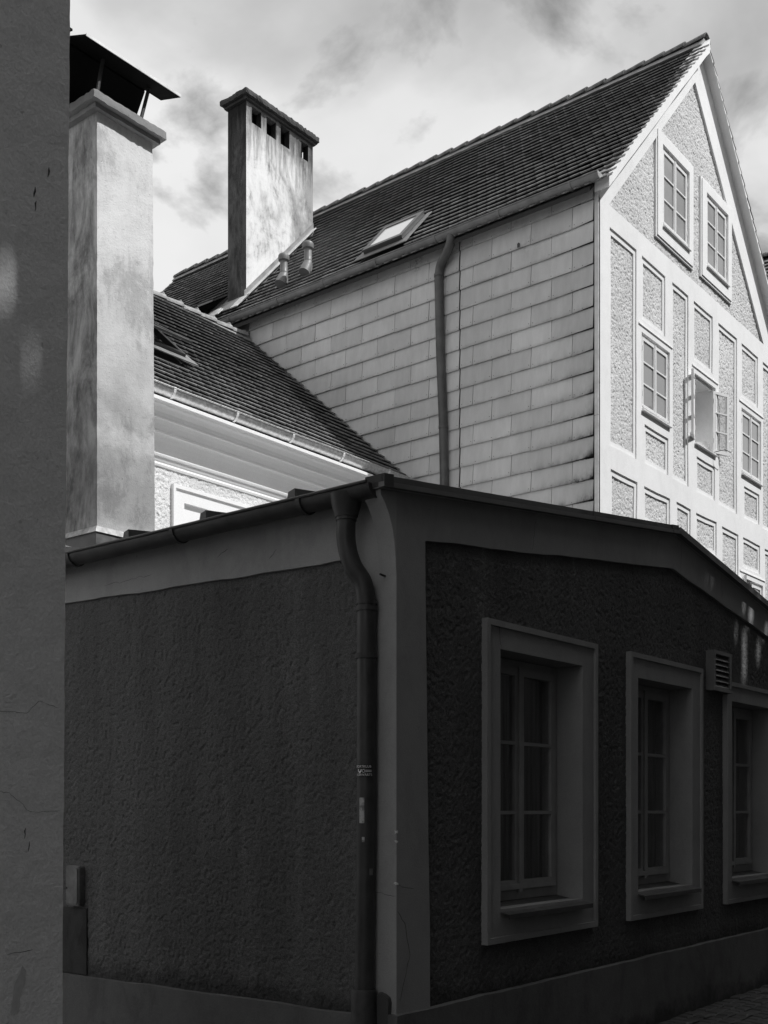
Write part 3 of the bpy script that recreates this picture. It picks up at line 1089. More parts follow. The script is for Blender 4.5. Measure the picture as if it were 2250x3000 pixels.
ribbon(MB(), jag((4.5, 3.1), (4.56, 3.05), 4, .006), .003, 'L', 4.6275).build('crack', 'crack', near)

# ------------------------------------------------------------------ chimney on the corner house
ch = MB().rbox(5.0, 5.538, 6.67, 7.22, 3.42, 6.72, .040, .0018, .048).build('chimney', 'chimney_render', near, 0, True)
MB().rbox(4.955, 5.555, 6.630, 7.26, 6.655, 6.69, .035, .002).build('cap_moulding', 'cap_concrete', ch, 0, True)
MB().rbox(4.915, 5.585, 6.592, 7.30, 6.691, 6.752, .030, .0032).build('cap_slab', 'cap_concrete', ch, 0, True)
ch['label'] = 'tall pale plaster chimney with black sheet cowl, left'
# lead collar and apron at its foot
fl = MB().hexa([(4.945, 6.615, 3.38), (5.58, 6.615, 3.38), (5.58, 7.28, 3.38), (4.945, 7.28, 3.38), (4.975, 6.645, 3.60), (5.56, 6.645, 3.60), (5.56, 7.25, 3.60), (4.975, 7.25, 3.60)]).build('chimney_flashing', 'old_zinc', ch)
MB().hexa([(4.962, 6.634, 3.602), (5.57, 6.634, 3.602), (5.57, 7.26, 3.602), (4.962, 7.26, 3.602), (4.990, 6.660, 3.650), (5.55, 6.660, 3.650), (5.55, 7.235, 3.650), (4.990, 7.235, 3.650)]).build('flashing_strip', 'stained_lead', fl)
MB().hexa([(4.80, 6.48, 3.36), (5.58, 6.40, 3.40), (5.58, 6.612, 3.42), (4.944, 6.612, 3.40), (4.80, 6.48, 3.375), (5.58, 6.40, 3.415), (5.58, 6.612, 3.47), (4.944, 6.612, 3.47)]).build('apron', 'old_zinc', fl)
MB().hexa([(4.78, 6.52, 3.355), (4.943, 6.62, 3.37), (4.943, 7.28, 3.37), (4.78, 7.3, 3.355), (4.78, 6.52, 3.37), (4.943, 6.62, 3.47), (4.943, 7.28, 3.47), (4.78, 7.3, 3.37)]).build('apron', 'grey_zinc', fl)
MB().hexa([(4.74, 6.70, 3.37), (4.83, 6.55, 3.39), (4.84, 6.56, 3.39), (4.75, 6.71, 3.37), (4.74, 6.70, 3.47), (4.83, 6.55, 3.42), (4.84, 6.56, 3.42), (4.75, 6.71, 3.47)]).build('apron', 'pale_flashing', fl)
# sheet cowl on legs: a flat front leaf and a steep back leaf
cw = MB().hexa([(4.80, 6.53, 7.030), (5.665, 6.53, 7.030), (5.60, 6.68, 7.035), (4.72, 6.68, 7.035),
                (4.80, 6.53, 7.046), (5.665, 6.53, 7.046), (5.60, 6.68, 7.051), (4.72, 6.68, 7.051)]).build('chimney_cowl', 'black_sheet', ch)
MB().box(4.80, 5.668, 6.524, 6.5295, 7.032, 7.052).build('folded_edge', 'pale_flashing', cw)  # paler metal paints the sunlit line along the cowl's front edge
MB().hexa([(4.45, 6.681, 7.020), (5.445, 6.681, 7.020), (5.485, 6.93, 6.765), (4.45, 6.93, 6.765),
           (4.45, 6.681, 7.050), (5.445, 6.681, 7.050), (5.485, 6.95, 6.770), (4.45, 6.95, 6.770)]).build('cowl_leaf', 'black_sheet', cw)
MB().hexa([(4.40, 6.60, 7.065), (4.74, 6.60, 7.065), (4.74, 7.2, 7.20), (4.40, 7.2, 7.20), (4.40, 6.60, 7.08), (4.74, 6.60, 7.08), (4.74, 7.2, 7.215), (4.40, 7.2, 7.215)]).build('cowl_leaf', 'black_sheet', cw)
for (p, q) in (((5.38, 6.66, 6.74), (5.45, 6.64, 7.035)), ((4.985, 6.66, 6.74), (5.03, 6.64, 7.035)), ((5.40, 7.2, 6.74), (5.42, 7.2, 7.0))):
    MB().tube([p, q], .014, 8).build('cowl_leg', 'iron', cw)

# ------------------------------------------------------------------ meter cover in the alley wall
bx = empty('utility_box', (4.63, 6.41, .94), 'small rusty rounded metal box cover low on the dark alley wall', 'utility box')
pl = []
for (cx_, cz_, a0) in ((6.465, 1.193, 0), (6.355, 1.193, 90), (6.355, .962, 180), (6.465, .962, 270)):
    for k in range(5):
        a = R(a0 + 22.5 * k)
        pl.append((cx_ + .022 * math.cos(a), cz_ + .022 * math.sin(a)))
MB().prism(pl, 'x', 4.600, 4.66).build('cover', 'box_cover', bx, .006)
MB().prism([(6.41 + (a - 6.41) * .82, 1.078 + (z - 1.078) * .9) for a, z in pl], 'x', 4.594, 4.599).build('cover_panel', 'box_cover', bx, .002)
MB().tube([(4.605, 6.47, 1.06), (4.588, 6.47, 1.06)], .008, 10).build('lock', 'iron', bx)
MB().box(4.636, 4.66, 6.30, 6.66, .475, .925).build('cable_chase', 'alley_patch', near)

# ================================================================== HOUSE AT THE LEFT EDGE
lh = empty('plaster_house', (2.55, VN, 0), 'plain grey plaster wall corner filling the left edge, in shade', 'house')
zs = np.linspace(-.04, 6.4, 130)
edge = [(2.551 + z * .0093 + float(wob(z, .004, .1, 1)), z) for z in zs]
MB().prism([(-6, -.04)] + edge + [(-6, 6.4)], 'y', VN, 3.80).build('wall', 'left_plaster', lh)
MB().hexa([(-6, 3.801, -.04), (2.535, 3.801, -.04), (2.535, 6.5, -.04), (-6, 6.5, -.04), (-6, 3.801, 6.4), (2.59, 3.801, 6.4), (2.59, 6.5, 6.4), (-6, 6.5, 6.4)]).build('side_wall', 'left_plaster', lh)
MB().prism([(3.45, 6.38), (6.7, 6.38), (5.0, 7.4)], 'x', -6.2, 2.66).build('roof', 'roof_deck', lh)
CF = VN - .0012
ribbon(MB(), jag((2.26, 1.96), (2.40, 1.955), 8, .006) + jag((2.41, 1.96), (2.455, 2.005), 5, .006) + jag((2.47, 2.005), (2.545, 1.985), 6, .005), .0014, 'R', CF).build('crack', 'crack', lh)
ribbon(MB(), jag((2.26, 1.665), (2.33, 1.66), 6, .004) + jag((2.34, 1.65), (2.42, 1.59), 7, .006) + jag((2.43, 1.59), (2.55, 1.595), 8, .004), .0013, 'R', CF).build('crack', 'crack', lh)
ribbon(MB(), jag((2.32, 1.065), (2.43, 1.075), 6, .003), .0025, 'R', CF).build('crack', 'crack', lh)
for (a, z, w) in ((2.44, 3.93, .008), (2.50, 4.03, .007), (2.445, 3.88, .006), (2.40, 1.53, .005), (2.415, 1.48, .004)):
    ribbon(MB(), jag((a, z), (a - .006, z - .04), 3, .003), w, 'R', CF).build('crack', 'crack', lh)
mb = MB()
pk = [(2.385, 1.02), (2.40, 1.0), (2.395, .95), (2.375, .91), (2.372, .86), (2.352, .84), (2.335, .85), (2.345, .90), (2.35, .95), (2.372, .99)]
mb.add([(a, CF, z) for a, z in pk], [list(range(len(pk)))])
pk = [(2.33, .82), (2.31, .78), (2.295, .74), (2.30, .70), (2.28, .70), (2.285, .76), (2.305, .81)]
mb.add([(a, CF, z) for a, z in pk], [list(range(len(pk)))])
mb.build('peeled_patch', 'peeled', lh)

# ================================================================== GABLED HOUSE (white street gable, slate-hung side)
UG, VG = 13.985, 7.35
UR = 20.87          # right-hand eaves corner
APX = 17.42
gh = empty('gabled_house', (UG, VG, 0), 'tall gabled house with bright plaster gable, slate-hung side wall and long tiled roof', 'house')


def zr(u):          # bed of the tiles
    return 14.10 - 1.065 * abs(u - APX)


# ---- gable wall: smooth plaster with sunk fields
PAN = []            # outer field, inner field
for (u0, u1, z0, z1) in ((14.27, 15.12, 6.745, 9.82), (16.36, 16.97, 6.76, 9.817), (18.20, 19.03, 6.745, 9.81), (20.27, 20.72, 6.745, 9.80),
                         (15.30, 16.11, 8.87, 9.81), (17.18, 17.955, 8.86, 9.82), (19.24, 20.035, 8.86, 9.80),
                         (15.39, 16.21, 6.76, 7.335), (17.29, 18.05, 6.76, 7.335), (19.36, 20.11, 6.76, 7.315),
                         (14.30, 15.14, 4.6, 6.413), (15.37, 16.28, 5.885, 6.413), (16.51, 17.06, 4.6, 6.42), (17.27, 18.13, 5.855, 6.415),
                         (18.36, 19.10, 4.6, 6.405), (19.31, 20.14, 5.87, 6.40), (20.38, 20.72, 4.6, 6.398)):
    PAN.append((u0, u1, z0, z1))
GWIN = [(15.29, 16.27, 7.50, 8.68), (17.22, 18.08, 7.50, 8.66), (19.24, 20.20, 7.48, 8.67), (19.27, 20.29, 4.5, 5.69)]
OPEN_W = 1
fields = []
for p in PAN:
    fields.append((p, .020))
    q = (p[0] + .072, p[1] - .062, p[2] + .072, p[3] - .078)
    fields.append((q, .052))
for i, w in enumerate(GWIN):
    fields.append((w, .55 if i == OPEN_W else .105))


def relief(y0, a0, a1, z0, z1, fields):
    As = sorted({a0, a1} | {min(max(q, a0), a1) for f, d in fields for q in f[:2]})
    Zs = sorted({z0, z1} | {min(max(q, z0), z1) for f, d in fields for q in f[2:]})
    As = sorted(set(As) | {a0 + .31 * k for k in range(1, int((a1 - a0) / .31))})
    Zs = sorted(set(Zs) | {4.0 + .29 * k for k in range(0, 21)})
    D = np.zeros((len(As) - 1, len(Zs) - 1))
    for (f, d) in fields:
        for i in range(len(As) - 1):
            for j in range(len(Zs) - 1):
                if f[0] < (As[i] + As[i + 1]) / 2 < f[1] and f[2] < (Zs[j] + Zs[j + 1]) / 2 < f[3]:
                    D[i, j] = d
    mb = MB()
    for i in range(len(As) - 1):
        for j in range(len(Zs) - 1):
            a, b, p, q, y = As[i], As[i + 1], Zs[j], Zs[j + 1], y0 + D[i, j]
            mb.add([(a, y, p), (b, y, p), (b, y, q), (a, y, q)], [(0, 1, 2, 3)])
            if i + 1 < len(As) - 1 and D[i + 1, j] != D[i, j]:
                y2 = y0 + D[i + 1, j]
                mb.add([(b, y, p), (b, y2, p), (b, y2, q), (b, y, q)], [(0, 1, 2, 3)])
            if j + 1 < len(Zs) - 1 and D[i, j + 1] != D[i, j]:
                y2 = y0 + D[i, j + 1]
                mb.add([(a, y, q), (b, y, q), (b, y2, q), (a, y2, q)], [(0, 1, 2, 3)])
    v = np.array(mb.v)
    inner = (v[:, 0] > a0 + .05) & (v[:, 0] < a1 - .05) & (v[:, 2] < z1 - .02)
    dx = (vnoise(v[:, 0] * 2.3, v[:, 2] * 1.9, 1) - .5) * .022 * inner
    dz = (vnoise(v[:, 0] * 2.1 + 5, v[:, 2] * 2.4, 2) - .5) * .022 * inner
    for f, d in fields:          # openings stay true for their frames
        if d > .08:
            k = (v[:, 0] > f[0] - .02) & (v[:, 0] < f[1] + .02) & (v[:, 2] > f[2] - .02) & (v[:, 2] < f[3] + .02)
            dx[k] = 0; dz[k] = 0
    v[:, 0] += dx; v[:, 2] += dz
    mb.v = [tuple(p) for p in v]
    return mb


gw = relief(VG, UG, UR, -.04, 10.13, fields).build('gable_wall', 'gable_plaster', gh)
for k, p in enumerate(PAN):
    q = (p[0] + .072, p[1] - .062, p[2] + .072, p[3] - .078)
    sheet('panel', 'gable_roughcast', 'R', VG + .050, q[0] - .010, q[1] + .010, q[2] - .010, q[3] + .010, .0115, .0155, gw, None, .028, k, .003)
# triangle of the gable
WG = [(15.79, 17.18, 10.305, 11.985), (17.475, 18.80, 10.325, 11.975)]
INA, INB, INC = (14.255, 10.13), (17.24, 13.375), (20.33, 10.13)


def keep_tri(a, z):
    k = (z < 10.13 + (a - 14.255) * 1.0871 + .05) & (z < 13.375 - (a - 17.24) * 1.050 + .05)
    for w in WG:
        k &= ~((a > w[0] + .02) & (a < w[1] - .02) & (z > w[2] + .02) & (z < w[3] - .02))
    return k


sheet('panel', 'gable_roughcast', 'R', VG + .048, 14.2, 20.4, 10.115, 13.45, .0115, .0155, gw, keep_tri, .028, 5, .003)
MB().prism([(UG + .01, 10.131), (UR - .01, 10.131), (UR - .01, zr(UR) - .05), (APX, zr(APX) - .06), (UG + .01, zr(UG) - .05)], 'y', VG + .10, VG + .30).build('gable_backing', 'gable_plaster', gh)
MB().prism([(13.99, 10.1295), INA, INB, (17.41, 14.03), (13.99, 10.38)], 'y', VG, VG + .055).build('rake_band', 'gable_plaster', gh)
MB().prism([INC, (20.868, 10.1295), (20.868, 10.36), (17.411, 14.03), (17.2405, 13.375)], 'y', VG + .0005, VG + .055).build('rake_band', 'gable_plaster', gh)
for s in (-1, 1):
    n = 22
    up = [APX + s * 3.50 * k / n for k in range(n + 1)]
    pts = [(u, zr(u) - .004 + (float(wob(u, .006, .5, 2)) if 0 < k < n else 0)) for k, u in enumerate(up)]
    dp_, ov_ = (.20, .175) if s < 0 else (.09, .145)
    lo = [(u, zr(u) - dp_ + float(wob(u, .012, .6, 4)) - (.02 if k == 0 else 0)) for k, u in enumerate(up)][::-1]
    MB().prism(pts + lo, 'y', VG - ov_, VG + .05).build('verge_fascia', 'gable_plaster', gh)


# ---- casements of the gable: flush, outward opening
def gable_window(u0, u1, z0, z1, yf, parent, angles=(0, 0)):
    fr = .042
    win = holed(MB(), 'R', yf, yf + .05, u0, u1, z0, z1, [(u0 + fr, u1 - fr, z0 + fr, z1 - fr)]).build('window', 'white_paint', parent)
    um = (u0 + u1) / 2
    w, h = um - u0 - fr - .004, z1 - z0 - 2 * fr - .006
    bar, st_ = .022, .045
    for side, ang in ((1, angles[0]), (-1, angles[1])):
        hx = u0 + fr + .003 if side > 0 else u1 - fr - .003
        M = Matrix.Translation((hx, yf - .004, z0 + fr + .003)) @ Matrix.Rotation(R(-ang * side), 4, 'Z')
        hs = []
        ph = (h - st_ * 2 - bar * 2 - .012) / 3
        for k in range(3):
            a, b = (st_, w - st_)
            p = st_ + .012 + k * (ph + bar)
            hs.append((a, b, p, p + ph))
        if side < 0:
            hs = [(-b, -a, p, q) for a, b, p, q in hs]
        lo_, hi_ = (0, w) if side > 0 else (-w, 0)
        o = holed(MB(), 'R', -.020, .018, lo_, hi_, 0, h, hs).build('sash', 'white_paint', win)
        o.matrix_basis = M
        o2 = MB().box(lo_ + .006, hi_ - .006, -.040, -.0205, .004, .030).build('weather_bar', 'white_paint', win)
        o2.matrix_basis = M
        for q in hs:
            mt = 'sky_glass' if not ang else 'window_glass'
            pn = MB().box(q[0] - .005, q[1] + .005, -.003, .003, q[2] - .005, q[3] + .005).build('pane', mt, win)
            pn.matrix_basis = M
        for zz_ in (.18, h - .2):
            hg = MB().tube([(hx, yf - .026, z0 + fr + zz_), (hx, yf - .026, z0 + fr + zz_ + .07)], .009, 8).build('hinge', 'white_paint', win)
    if not any(angles):
        MB().box(um - .016, um + .016, yf - .036, yf - .0255, z0 + fr, z1 - fr).build('mullion', 'white_paint', win)
    MB().hexa([(u0 - .01, yf - .085, z0 - .028), (u1 + .01, yf - .085, z0 - .028), (u1 + .01, yf + .01, z0 - .028), (u0 - .01, yf + .01, z0 - .028),
               (u0 - .01, yf - .085, z0 - .012), (u1 + .01, yf - .085, z0 - .012), (u1 + .01, yf + .01, z0 + .012), (u0 - .01, yf + .01, z0 + .012)]).build('window_sill', 'white_paint', win, .004)
    return win


for i, w in enumerate(GWIN):
    if i == OPEN_W:
        ang = (160, 160)
    elif i == 3:
        ang = (150, 0)
    else:
        ang = (0, 0)
    win = gable_window(w[0] + .003, w[1] - .003, w[2] + .03, w[3] - .003, VG + .040, gh, ang)
    # eyebrow moulding above
    MB().hexa([(w[0] - .11, VG - .016, w[3] + .085), (w[1] + .10, VG - .016, w[3] + .085), (w[1] + .10, VG + .01, w[3] + .085), (w[0] - .11, VG + .01, w[3] + .085),
               (w[0] - .11, VG - .012, w[3] + .118), (w[1] + .10, VG - .012, w[3] + .118), (w[1] + .10, VG + .01, w[3] + .122), (w[0] - .11, VG + .01, w[3] + .122)]).build('lintel_moulding', 'gable_plaster', win, .004)
    if i == OPEN_W:
        win['label'] = 'gable window with both casements swung open'
    if ang[0]:
        p = smooth_path([(w[1] - .10, VG - .01, w[2] + .06), (w[1] - .02, VG - .16, w[2] + .09), (w[1] + .16, VG - .19, w[2] + .09), (w[1] + .2, VG - .19, w[2] + .11)], 5)
        MB().tube(p, .006, 6).build('stay_hook', 'iron', win)
# casement window behind the half-open lower one keeps its dark room
MB().box(GWIN[3][0] + .05, GWIN[3][1] - .05, VG + .098, VG + .1035, GWIN[3][2] + .05, GWIN[3][3] - .05).build('room', 'dark_room', gh)
for (a, b, p, q) in WG:
    ring = holed(MB(), 'R', VG - .012, VG + .07, a + .035, b - .035, p + .035, q - .035, [(a + .21, b - .19, p + .24, q - .19)]).build('window_surround', 'gable_plaster', gh)
    holed(MB(), 'R', VG + .004, VG + .072, a, b, p, q, [(a + .037, b - .037, p + .037, q - .037)]).build('rim', 'gable_plaster', ring)
    MB().box(a + .2, b - .18, VG + .094, VG + .0965, p + .22, q - .18).build('room', 'dark_room', ring)
    gable_window(a + .213, b - .193, p + .245, q - .193, VG + .038, gh)

# bowl on the sill of the open window
bowl = MB().lathe((17.80, VG + .13, 7.565), [(.05, 0), (.06, .012), (.10, .05), (.125, .105), (.13, .125), (.122, .125), (.115, .10), (.09, .05), (.03, .02)], 24).build('bowl', 'ceramic', None, smooth=True)
tag(bowl, 'white bowl on the sill of the open gable window', 'bowl')

# ---- side walls and body
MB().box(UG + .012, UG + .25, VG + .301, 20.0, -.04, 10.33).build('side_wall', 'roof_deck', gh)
MB().box(UR - .25, UR - .012, VG + .301, 20.0, -.04, 10.33).build('side_wall', 'gable_plaster', gh)
MB().box(UG + .26, UR - .26, 19.7, 19.99, -.04, 10.3).build('back_wall', 'gable_plaster', gh)
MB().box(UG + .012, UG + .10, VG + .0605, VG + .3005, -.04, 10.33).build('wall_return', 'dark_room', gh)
MB().box(UG - .026, UG - .001, 7.362, 7.424, 7.09, 10.30).build('corner_strip', 'pale_flashing', gh)
MB().box(UG - .026, UG - .001, 7.362, 7.424, 4.0, 7.085).build('corner_strip', 'pale_flashing', gh)
# slates: right field is laid a little prouder than the left one
ROW = .2995
nm = MB()
for k in range(-1, 20):
    zb = 10.09 - ROW * k
    zt = min(zb + ROW + .012, 10.34)
    odd = k % 2 == 0          # row k lies above line k
    for (v0, v1, first, base) in ((7.432, 9.688, 7.763 if not (k + 1) % 2 else 8.101, UG - .018), (9.712, 14.25, 9.965 if (k + 1) % 2 else 10.285, UG - .006)):
        js = [v0]
        j = first
        while j < v1 - .05:
            if j > v0 + .05:
                js.append(j)
            j += .6765
        js.append(v1)
        for a, b in zip(js[:-1], js[1:]):
            zo = random.uniform(-.003, .003)
            d0, d1 = random.uniform(.022, .028), random.uniform(.002, .004)
            dd = random.uniform(-.002, .002)
            c = base
            cut = .022 if a == 7.432 else .0
            P = [(c - d0 + dd - .009, a + .0036, zb + zo + cut), (c - d0 + dd - .009, b - .0036, zb + zo - .002), (c - d0 + dd, b - .0036, zb + zo - .002), (c - d0 + dd, a + .0036, zb + zo + cut),
                 (c - d1 - .007, a + .0036, zt), (c - d1 - .007, b - .0036, zt), (c - d1, b - .0036, zt), (c - d1, a + .0036, zt)]
            sm = MB().hexa(P)
            me = sm.mesh('slate', 'slate')
            for (nv, nz) in ((a + .035, zb + .05), (b - .035, zb + .045), ((a + b) / 2, zb + .03)):
                if b - a < .3 and nv == (a + b) / 2 or nz > zt - .05:
                    continue
                fz = (nz - zb) / (zt - zb)
                xx = c - d0 + dd - .009 + (d0 - d1) * fz - .001
                nm.add([(xx, nv - .0055, nz - .0055), (xx, nv + .0055, nz - .0055), (xx, nv + .0055, nz + .0055), (xx, nv - .0055, nz + .0055)], [(0, 3, 2, 1)])
            link('slate', me, gh)
tag(nm.build('nail_heads', 'crack', gh), kind='stuff')
MB().add([(UG - .062, 8.62, 9.80), (UG - .062, 8.66, 9.80), (UG - .058, 8.665, 9.86), (UG - .057, 8.64, 9.875), (UG - .058, 8.615, 9.85)], [(0, 1, 2, 3, 4)]).build('chip', 'crack', gh)
MB().box(UG - .03, UG + .01, 14.255, 14.9, 9.6, 10.3).build('wall_patch', 'grey_zinc', gh)

# ---- roof
GEAVE = 13.79
roof = MB().prism([(GEAVE, zr(GEAVE) - .10), (APX, zr(APX) - .10), (21.06, zr(21.06) - .10), (21.06, zr(21.06) - .04), (APX, zr(APX) - .03), (GEAVE, zr(GEAVE) - .04)], 'y', VG + .052, 20.3).build('roof', 'roof_deck', gh)
SL = math.hypot(1, 1.065)
G_V1 = 7.165 + 73 * TILE_W
C2 = (14.647, 16.492, 15.035, 15.529)
SKY = [(14.32, 14.92, 11.05, 11.86), (14.22, 14.86, 15.66, 16.6)]


def g_skip(s, d):
    v, u = G_V1 - s, GEAVE + d / SL
    if C2[0] - .25 < u + .05 < C2[1] + .05 and C2[2] - .02 < v < C2[3] + .02:
        return True
    return any(q[0] - .17 < u < q[1] - .02 and q[2] - .05 < v < q[3] + .05 for q in SKY)


tile_roof(roof, (GEAVE, G_V1, zr(GEAVE) - .03), (0, -1, 0), (1, 0, 1.065), 73 * TILE_W, 3.6 * SL, .196, g_skip, 300, 3)
tile_roof(roof, (21.05, 7.20, zr(21.05) - .03), (0, 1, 0), (-1, 0, 1.065), 9 * TILE_W, 3.6 * SL, .196, None, 60, 4)
rt = half_tile(.115, .40).mesh('ridge_tile', 'ridge_tile')
for k in range(36):
    v = 7.215 + k * .36
    o = bpy.data.objects.new('ridge_tile', rt)
    col.objects.link(o)
    o.parent = roof
    o.matrix_basis = Matrix.Translation((APX, v, zr(APX) - .035 + .022 + random.uniform(-.008, .008))) @ Matrix.Rotation(R(-2.4) + random.uniform(-.012, .012), 4, 'X')
MB().prism([(APX - .16, zr(APX) - .13), (APX + .16, zr(APX) - .13), (APX + .05, zr(APX) + .02), (APX - .05, zr(APX) + .02)], 'y', 7.26, 20.2).build('ridge_bedding', 'mortar', roof)

gg = gutter('gutter', 'grey_zinc', 'y', 13.80, 10.335, .082, 7.255, 19.9, gh, .010, seed=2)
for v in (7.69, 8.87, 10.02, 11.19, 12.31, 13.36, 14.54, 15.6, 16.7):
    strap(MB(), 'y', 13.80, 10.335, .082, v, .03).build('bracket', 'grey_zinc', gg)
cap = [(13.80 + .082 * math.cos(math.pi + math.pi * k / 16), 10.335 + .082 * math.sin(math.pi + math.pi * k / 16)) for k in range(17)]
MB().prism(cap, 'y', 7.243, 7.254).build('end_cap', 'bright_zinc', gg)
gd = MB().tube(smooth_path([(13.80, 9.76, 10.30), (13.80, 9.765, 10.18), (13.83, 9.86, 10.06), (13.88, 10.00, 9.95), (13.895, 10.045, 9.82), (13.895, 10.05, 9.70)], 8)
               + [Vector((13.895, 10.02, 8.6)), Vector((13.895, 9.965, 7.45)), Vector((13.895, 9.945, 6.5)), Vector((13.895, 9.93, 4.0))], .070, 20).build('downpipe', 'dark_zinc', gh, smooth=True)
for (v, z) in ((10.05, 9.80), (9.965, 7.45), (9.948, 6.55)):
    MB().tube([(13.895, v, z - .02), (13.895, v, z + .02)], .0765, 20).build('collar', 'dark_zinc', gd, smooth=True)

# ---- wide chimney stack on the roof
holes = [(14.791, 15.039, 14.505, 14.812), (15.185, 15.439, 14.479, 14.81), (15.57, 15.816, 14.469, 14.838), (16.149, 16.354, 14.469, 14.802)]
mb = holed(MB(), 'R', C2[2], C2[2] + .14, C2[0], C2[1], 10.7, 14.853, holes)
mb.box(C2[0], C2[1], C2[2] + .1405, C2[3], 10.7, 14.361)
mb.box(C2[0] + .02, C2[1], C2[2] + .30, C2[3], 14.362, 14.853)
mb.box(C2[0], C2[0] + .0195, C2[2] + .1405, C2[3], 14.362, 14.853)
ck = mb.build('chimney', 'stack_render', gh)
MB().box(C2[0] + .1, C2[1] - .1, C2[2] + .20, C2[2] + .29, 14.371, 14.843).build('flue', 'black_sheet', ck)
MB().rbox(C2[0] - .05, C2[1] + .045, C2[2] - .05, C2[3] + .05, 14.855, 14.91, .05, .005).build('cap_moulding', 'concrete', ck)
MB().rbox(C2[0] - .11, C2[1] + .09, C2[2] - .11, C2[3] + .11, 14.911, 15.017, .045, .010).build('cap_slab', 'concrete', ck)


ck['label'] = 'wide stained chimney stack with four dark flue openings'


def on_roof(u, v, h):
    n = Vector((-1.065, 0, 1)).normalized()
    p = Vector((u, v, zr(u)))
    q = p + n * h
    return (q.x, q.y, q.z)


def plate(mb, pts, h0, h1):
    mb.add([on_roof(u, v, h0) for u, v in pts] + [on_roof(u, v, h1) for u, v in pts], [(3, 2, 1, 0), (4, 5, 6, 7), (0, 1, 5, 4), (1, 2, 6, 5), (2, 3, 7, 6), (3, 0, 4, 7)])
    return mb


plate(MB(), [(C2[0] - .3, C2[2] - .10), (C2[1] + .03, C2[2] - .10), (C2[1] + .03, C2[2] - .001), (C2[0] - .3, C2[2] - .001)], .045, .060).build('chimney_flashing', 'pale_flashing', ck)
ua_, ub_, y0_, y1_ = C2[0] - .06, C2[1] + .01, C2[2] - .016, C2[2] - .001
MB().hexa([(ua_, y0_, zr(ua_)), (ub_, y0_, zr(ub_)), (ub_, y1_, zr(ub_)), (ua_, y1_, zr(ua_)),
           (ua_, y0_ + .006, zr(ua_) + .19), (ub_, y0_ + .006, zr(ub_) + .19), (ub_, y1_, zr(ub_) + .19), (ua_, y1_, zr(ua_) + .19)]).build('chimney_flashing', 'grey_zinc', ck)
plate(MB(), [(C2[0] - .34, C2[2] - .14), (C2[0] - .01, C2[2] - .14), (C2[0] - .01, C2[3] + .14), (C2[0] - .28, C2[3] + .14)], .048, .066).build('chimney_flashing', 'grey_zinc', ck)
for (a, b, c_, d_) in ((-.36, -.22, -.18, 0), (-.24, -.08, -.15, .02), (-.38, -.25, .30, .52), (-.33, -.18, .42, .62)):
    plate(MB(), [(C2[0] + a, C2[2] + c_), (C2[0] + b, C2[2] + c_), (C2[0] + b, C2[2] + d_), (C2[0] + a, C2[2] + d_)], .068, .082).build('flashing_lap', 'pale_flashing', ck)


# ---- roof windows
def skylight(parent, M, w, h, gm='loft_glass', lift=0):
    sk = MB()
    sk = holed(sk, 'R', 0, 1, -w / 2, w / 2, 0, h, [(-w / 2 + .07, w / 2 - .07, .08, h - .08)])
    sk.v = [(x, z, y * .075 + .02) for x, y, z in sk.v]
    o = sk.build('roof_window', 'skylight_frame', parent)
    o.matrix_basis = M
    S = M @ Matrix.Translation((0, h, .095)) @ Matrix.Rotation(R(-lift), 4, 'X') @ Matrix.Translation((0, -h, -.095))
    sb = holed(MB(), 'R', 0, 1, -w / 2 - .015, w / 2 + .015, -.01, h + .01, [(-w / 2 + .075, w / 2 - .075, .09, h - .10)])
    sb.v = [(x, z, y * .03 + .097) for x, y, z in sb.v]
    s = sb.build('sash', 'skylight_frame', o)
    s.matrix_basis = M.inverted() @ S
    p = MB().box(-w / 2 + .07, w / 2 - .07, .085, h - .095, .103, .113).build('pane', gm, o)
    p.matrix_basis = M.inverted() @ S
    for (a, b, p_, q_) in ((-w / 2 - .14, w / 2 + .14, -.16, -.012), (-w / 2 - .12, -w / 2 - .017, -.012, h + .05), (w / 2 + .017, w / 2 + .12, -.012, h + .05)):
        f = MB().box(a, b, p_, q_, .045, .058).build('flashing', 'grey_zinc', o)
    return o


def frame_matrix(org, ex, ey):
    ex, ey = Vector(ex).normalized(), Vector(ey).normalized()
    M = Matrix((ex, ey, ex.cross(ey))).transposed().to_4x4()
    M.translation = org
    return M


q = SKY[0]
skylight(gh, Matrix.Translation(BASE[gh.name] * 0) @ frame_matrix((q[0], (q[2] + q[3]) / 2, zr(q[0])), (0, -1, 0), (1, 0, 1.065)), q[3] - q[2], (q[1] - q[0]) * SL)
q = SKY[1]
skylight(gh, frame_matrix((q[0], (q[2] + q[3]) / 2, zr(q[0])), (0, -1, 0), (1, 0, 1.065)), q[3] - q[2], (q[1] - q[0]) * SL, 'loft_glass', 14)

# ---- vent pipes with caps
for (u, v) in ((14.60, 14.02), (14.68, 13.50)):
    z0 = zr(u)
    vp = MB().lathe((u, v, z0), [(.078, .0), (.078, .16), (.070, .17), (.070, .40), (.068, .41)], 20).build('vent_pipe', 'vent_pipe', gh, smooth=True)
    MB().tube([(u - .10, v, z0 - .04), (u - .05, v, z0 + .06), (u, v, z0 + .16)], [.10, .098, .082], 18).build('pipe_boot', 'vent_pipe', vp, smooth=True)
    MB().lathe((u, v, z0 + .405), [(.07, 0), (.098, .02), (.102, .05), (.102, .09), (.096, .115), (.075, .135), (.03, .145)], 20).build('pipe_cap', 'vent_pipe', vp, smooth=True)
    MB().tube([(u, v, z0 + .20), (u, v, z0 + .212)], .071, 20).build('pipe_ring', 'vent_pipe', vp, smooth=True)

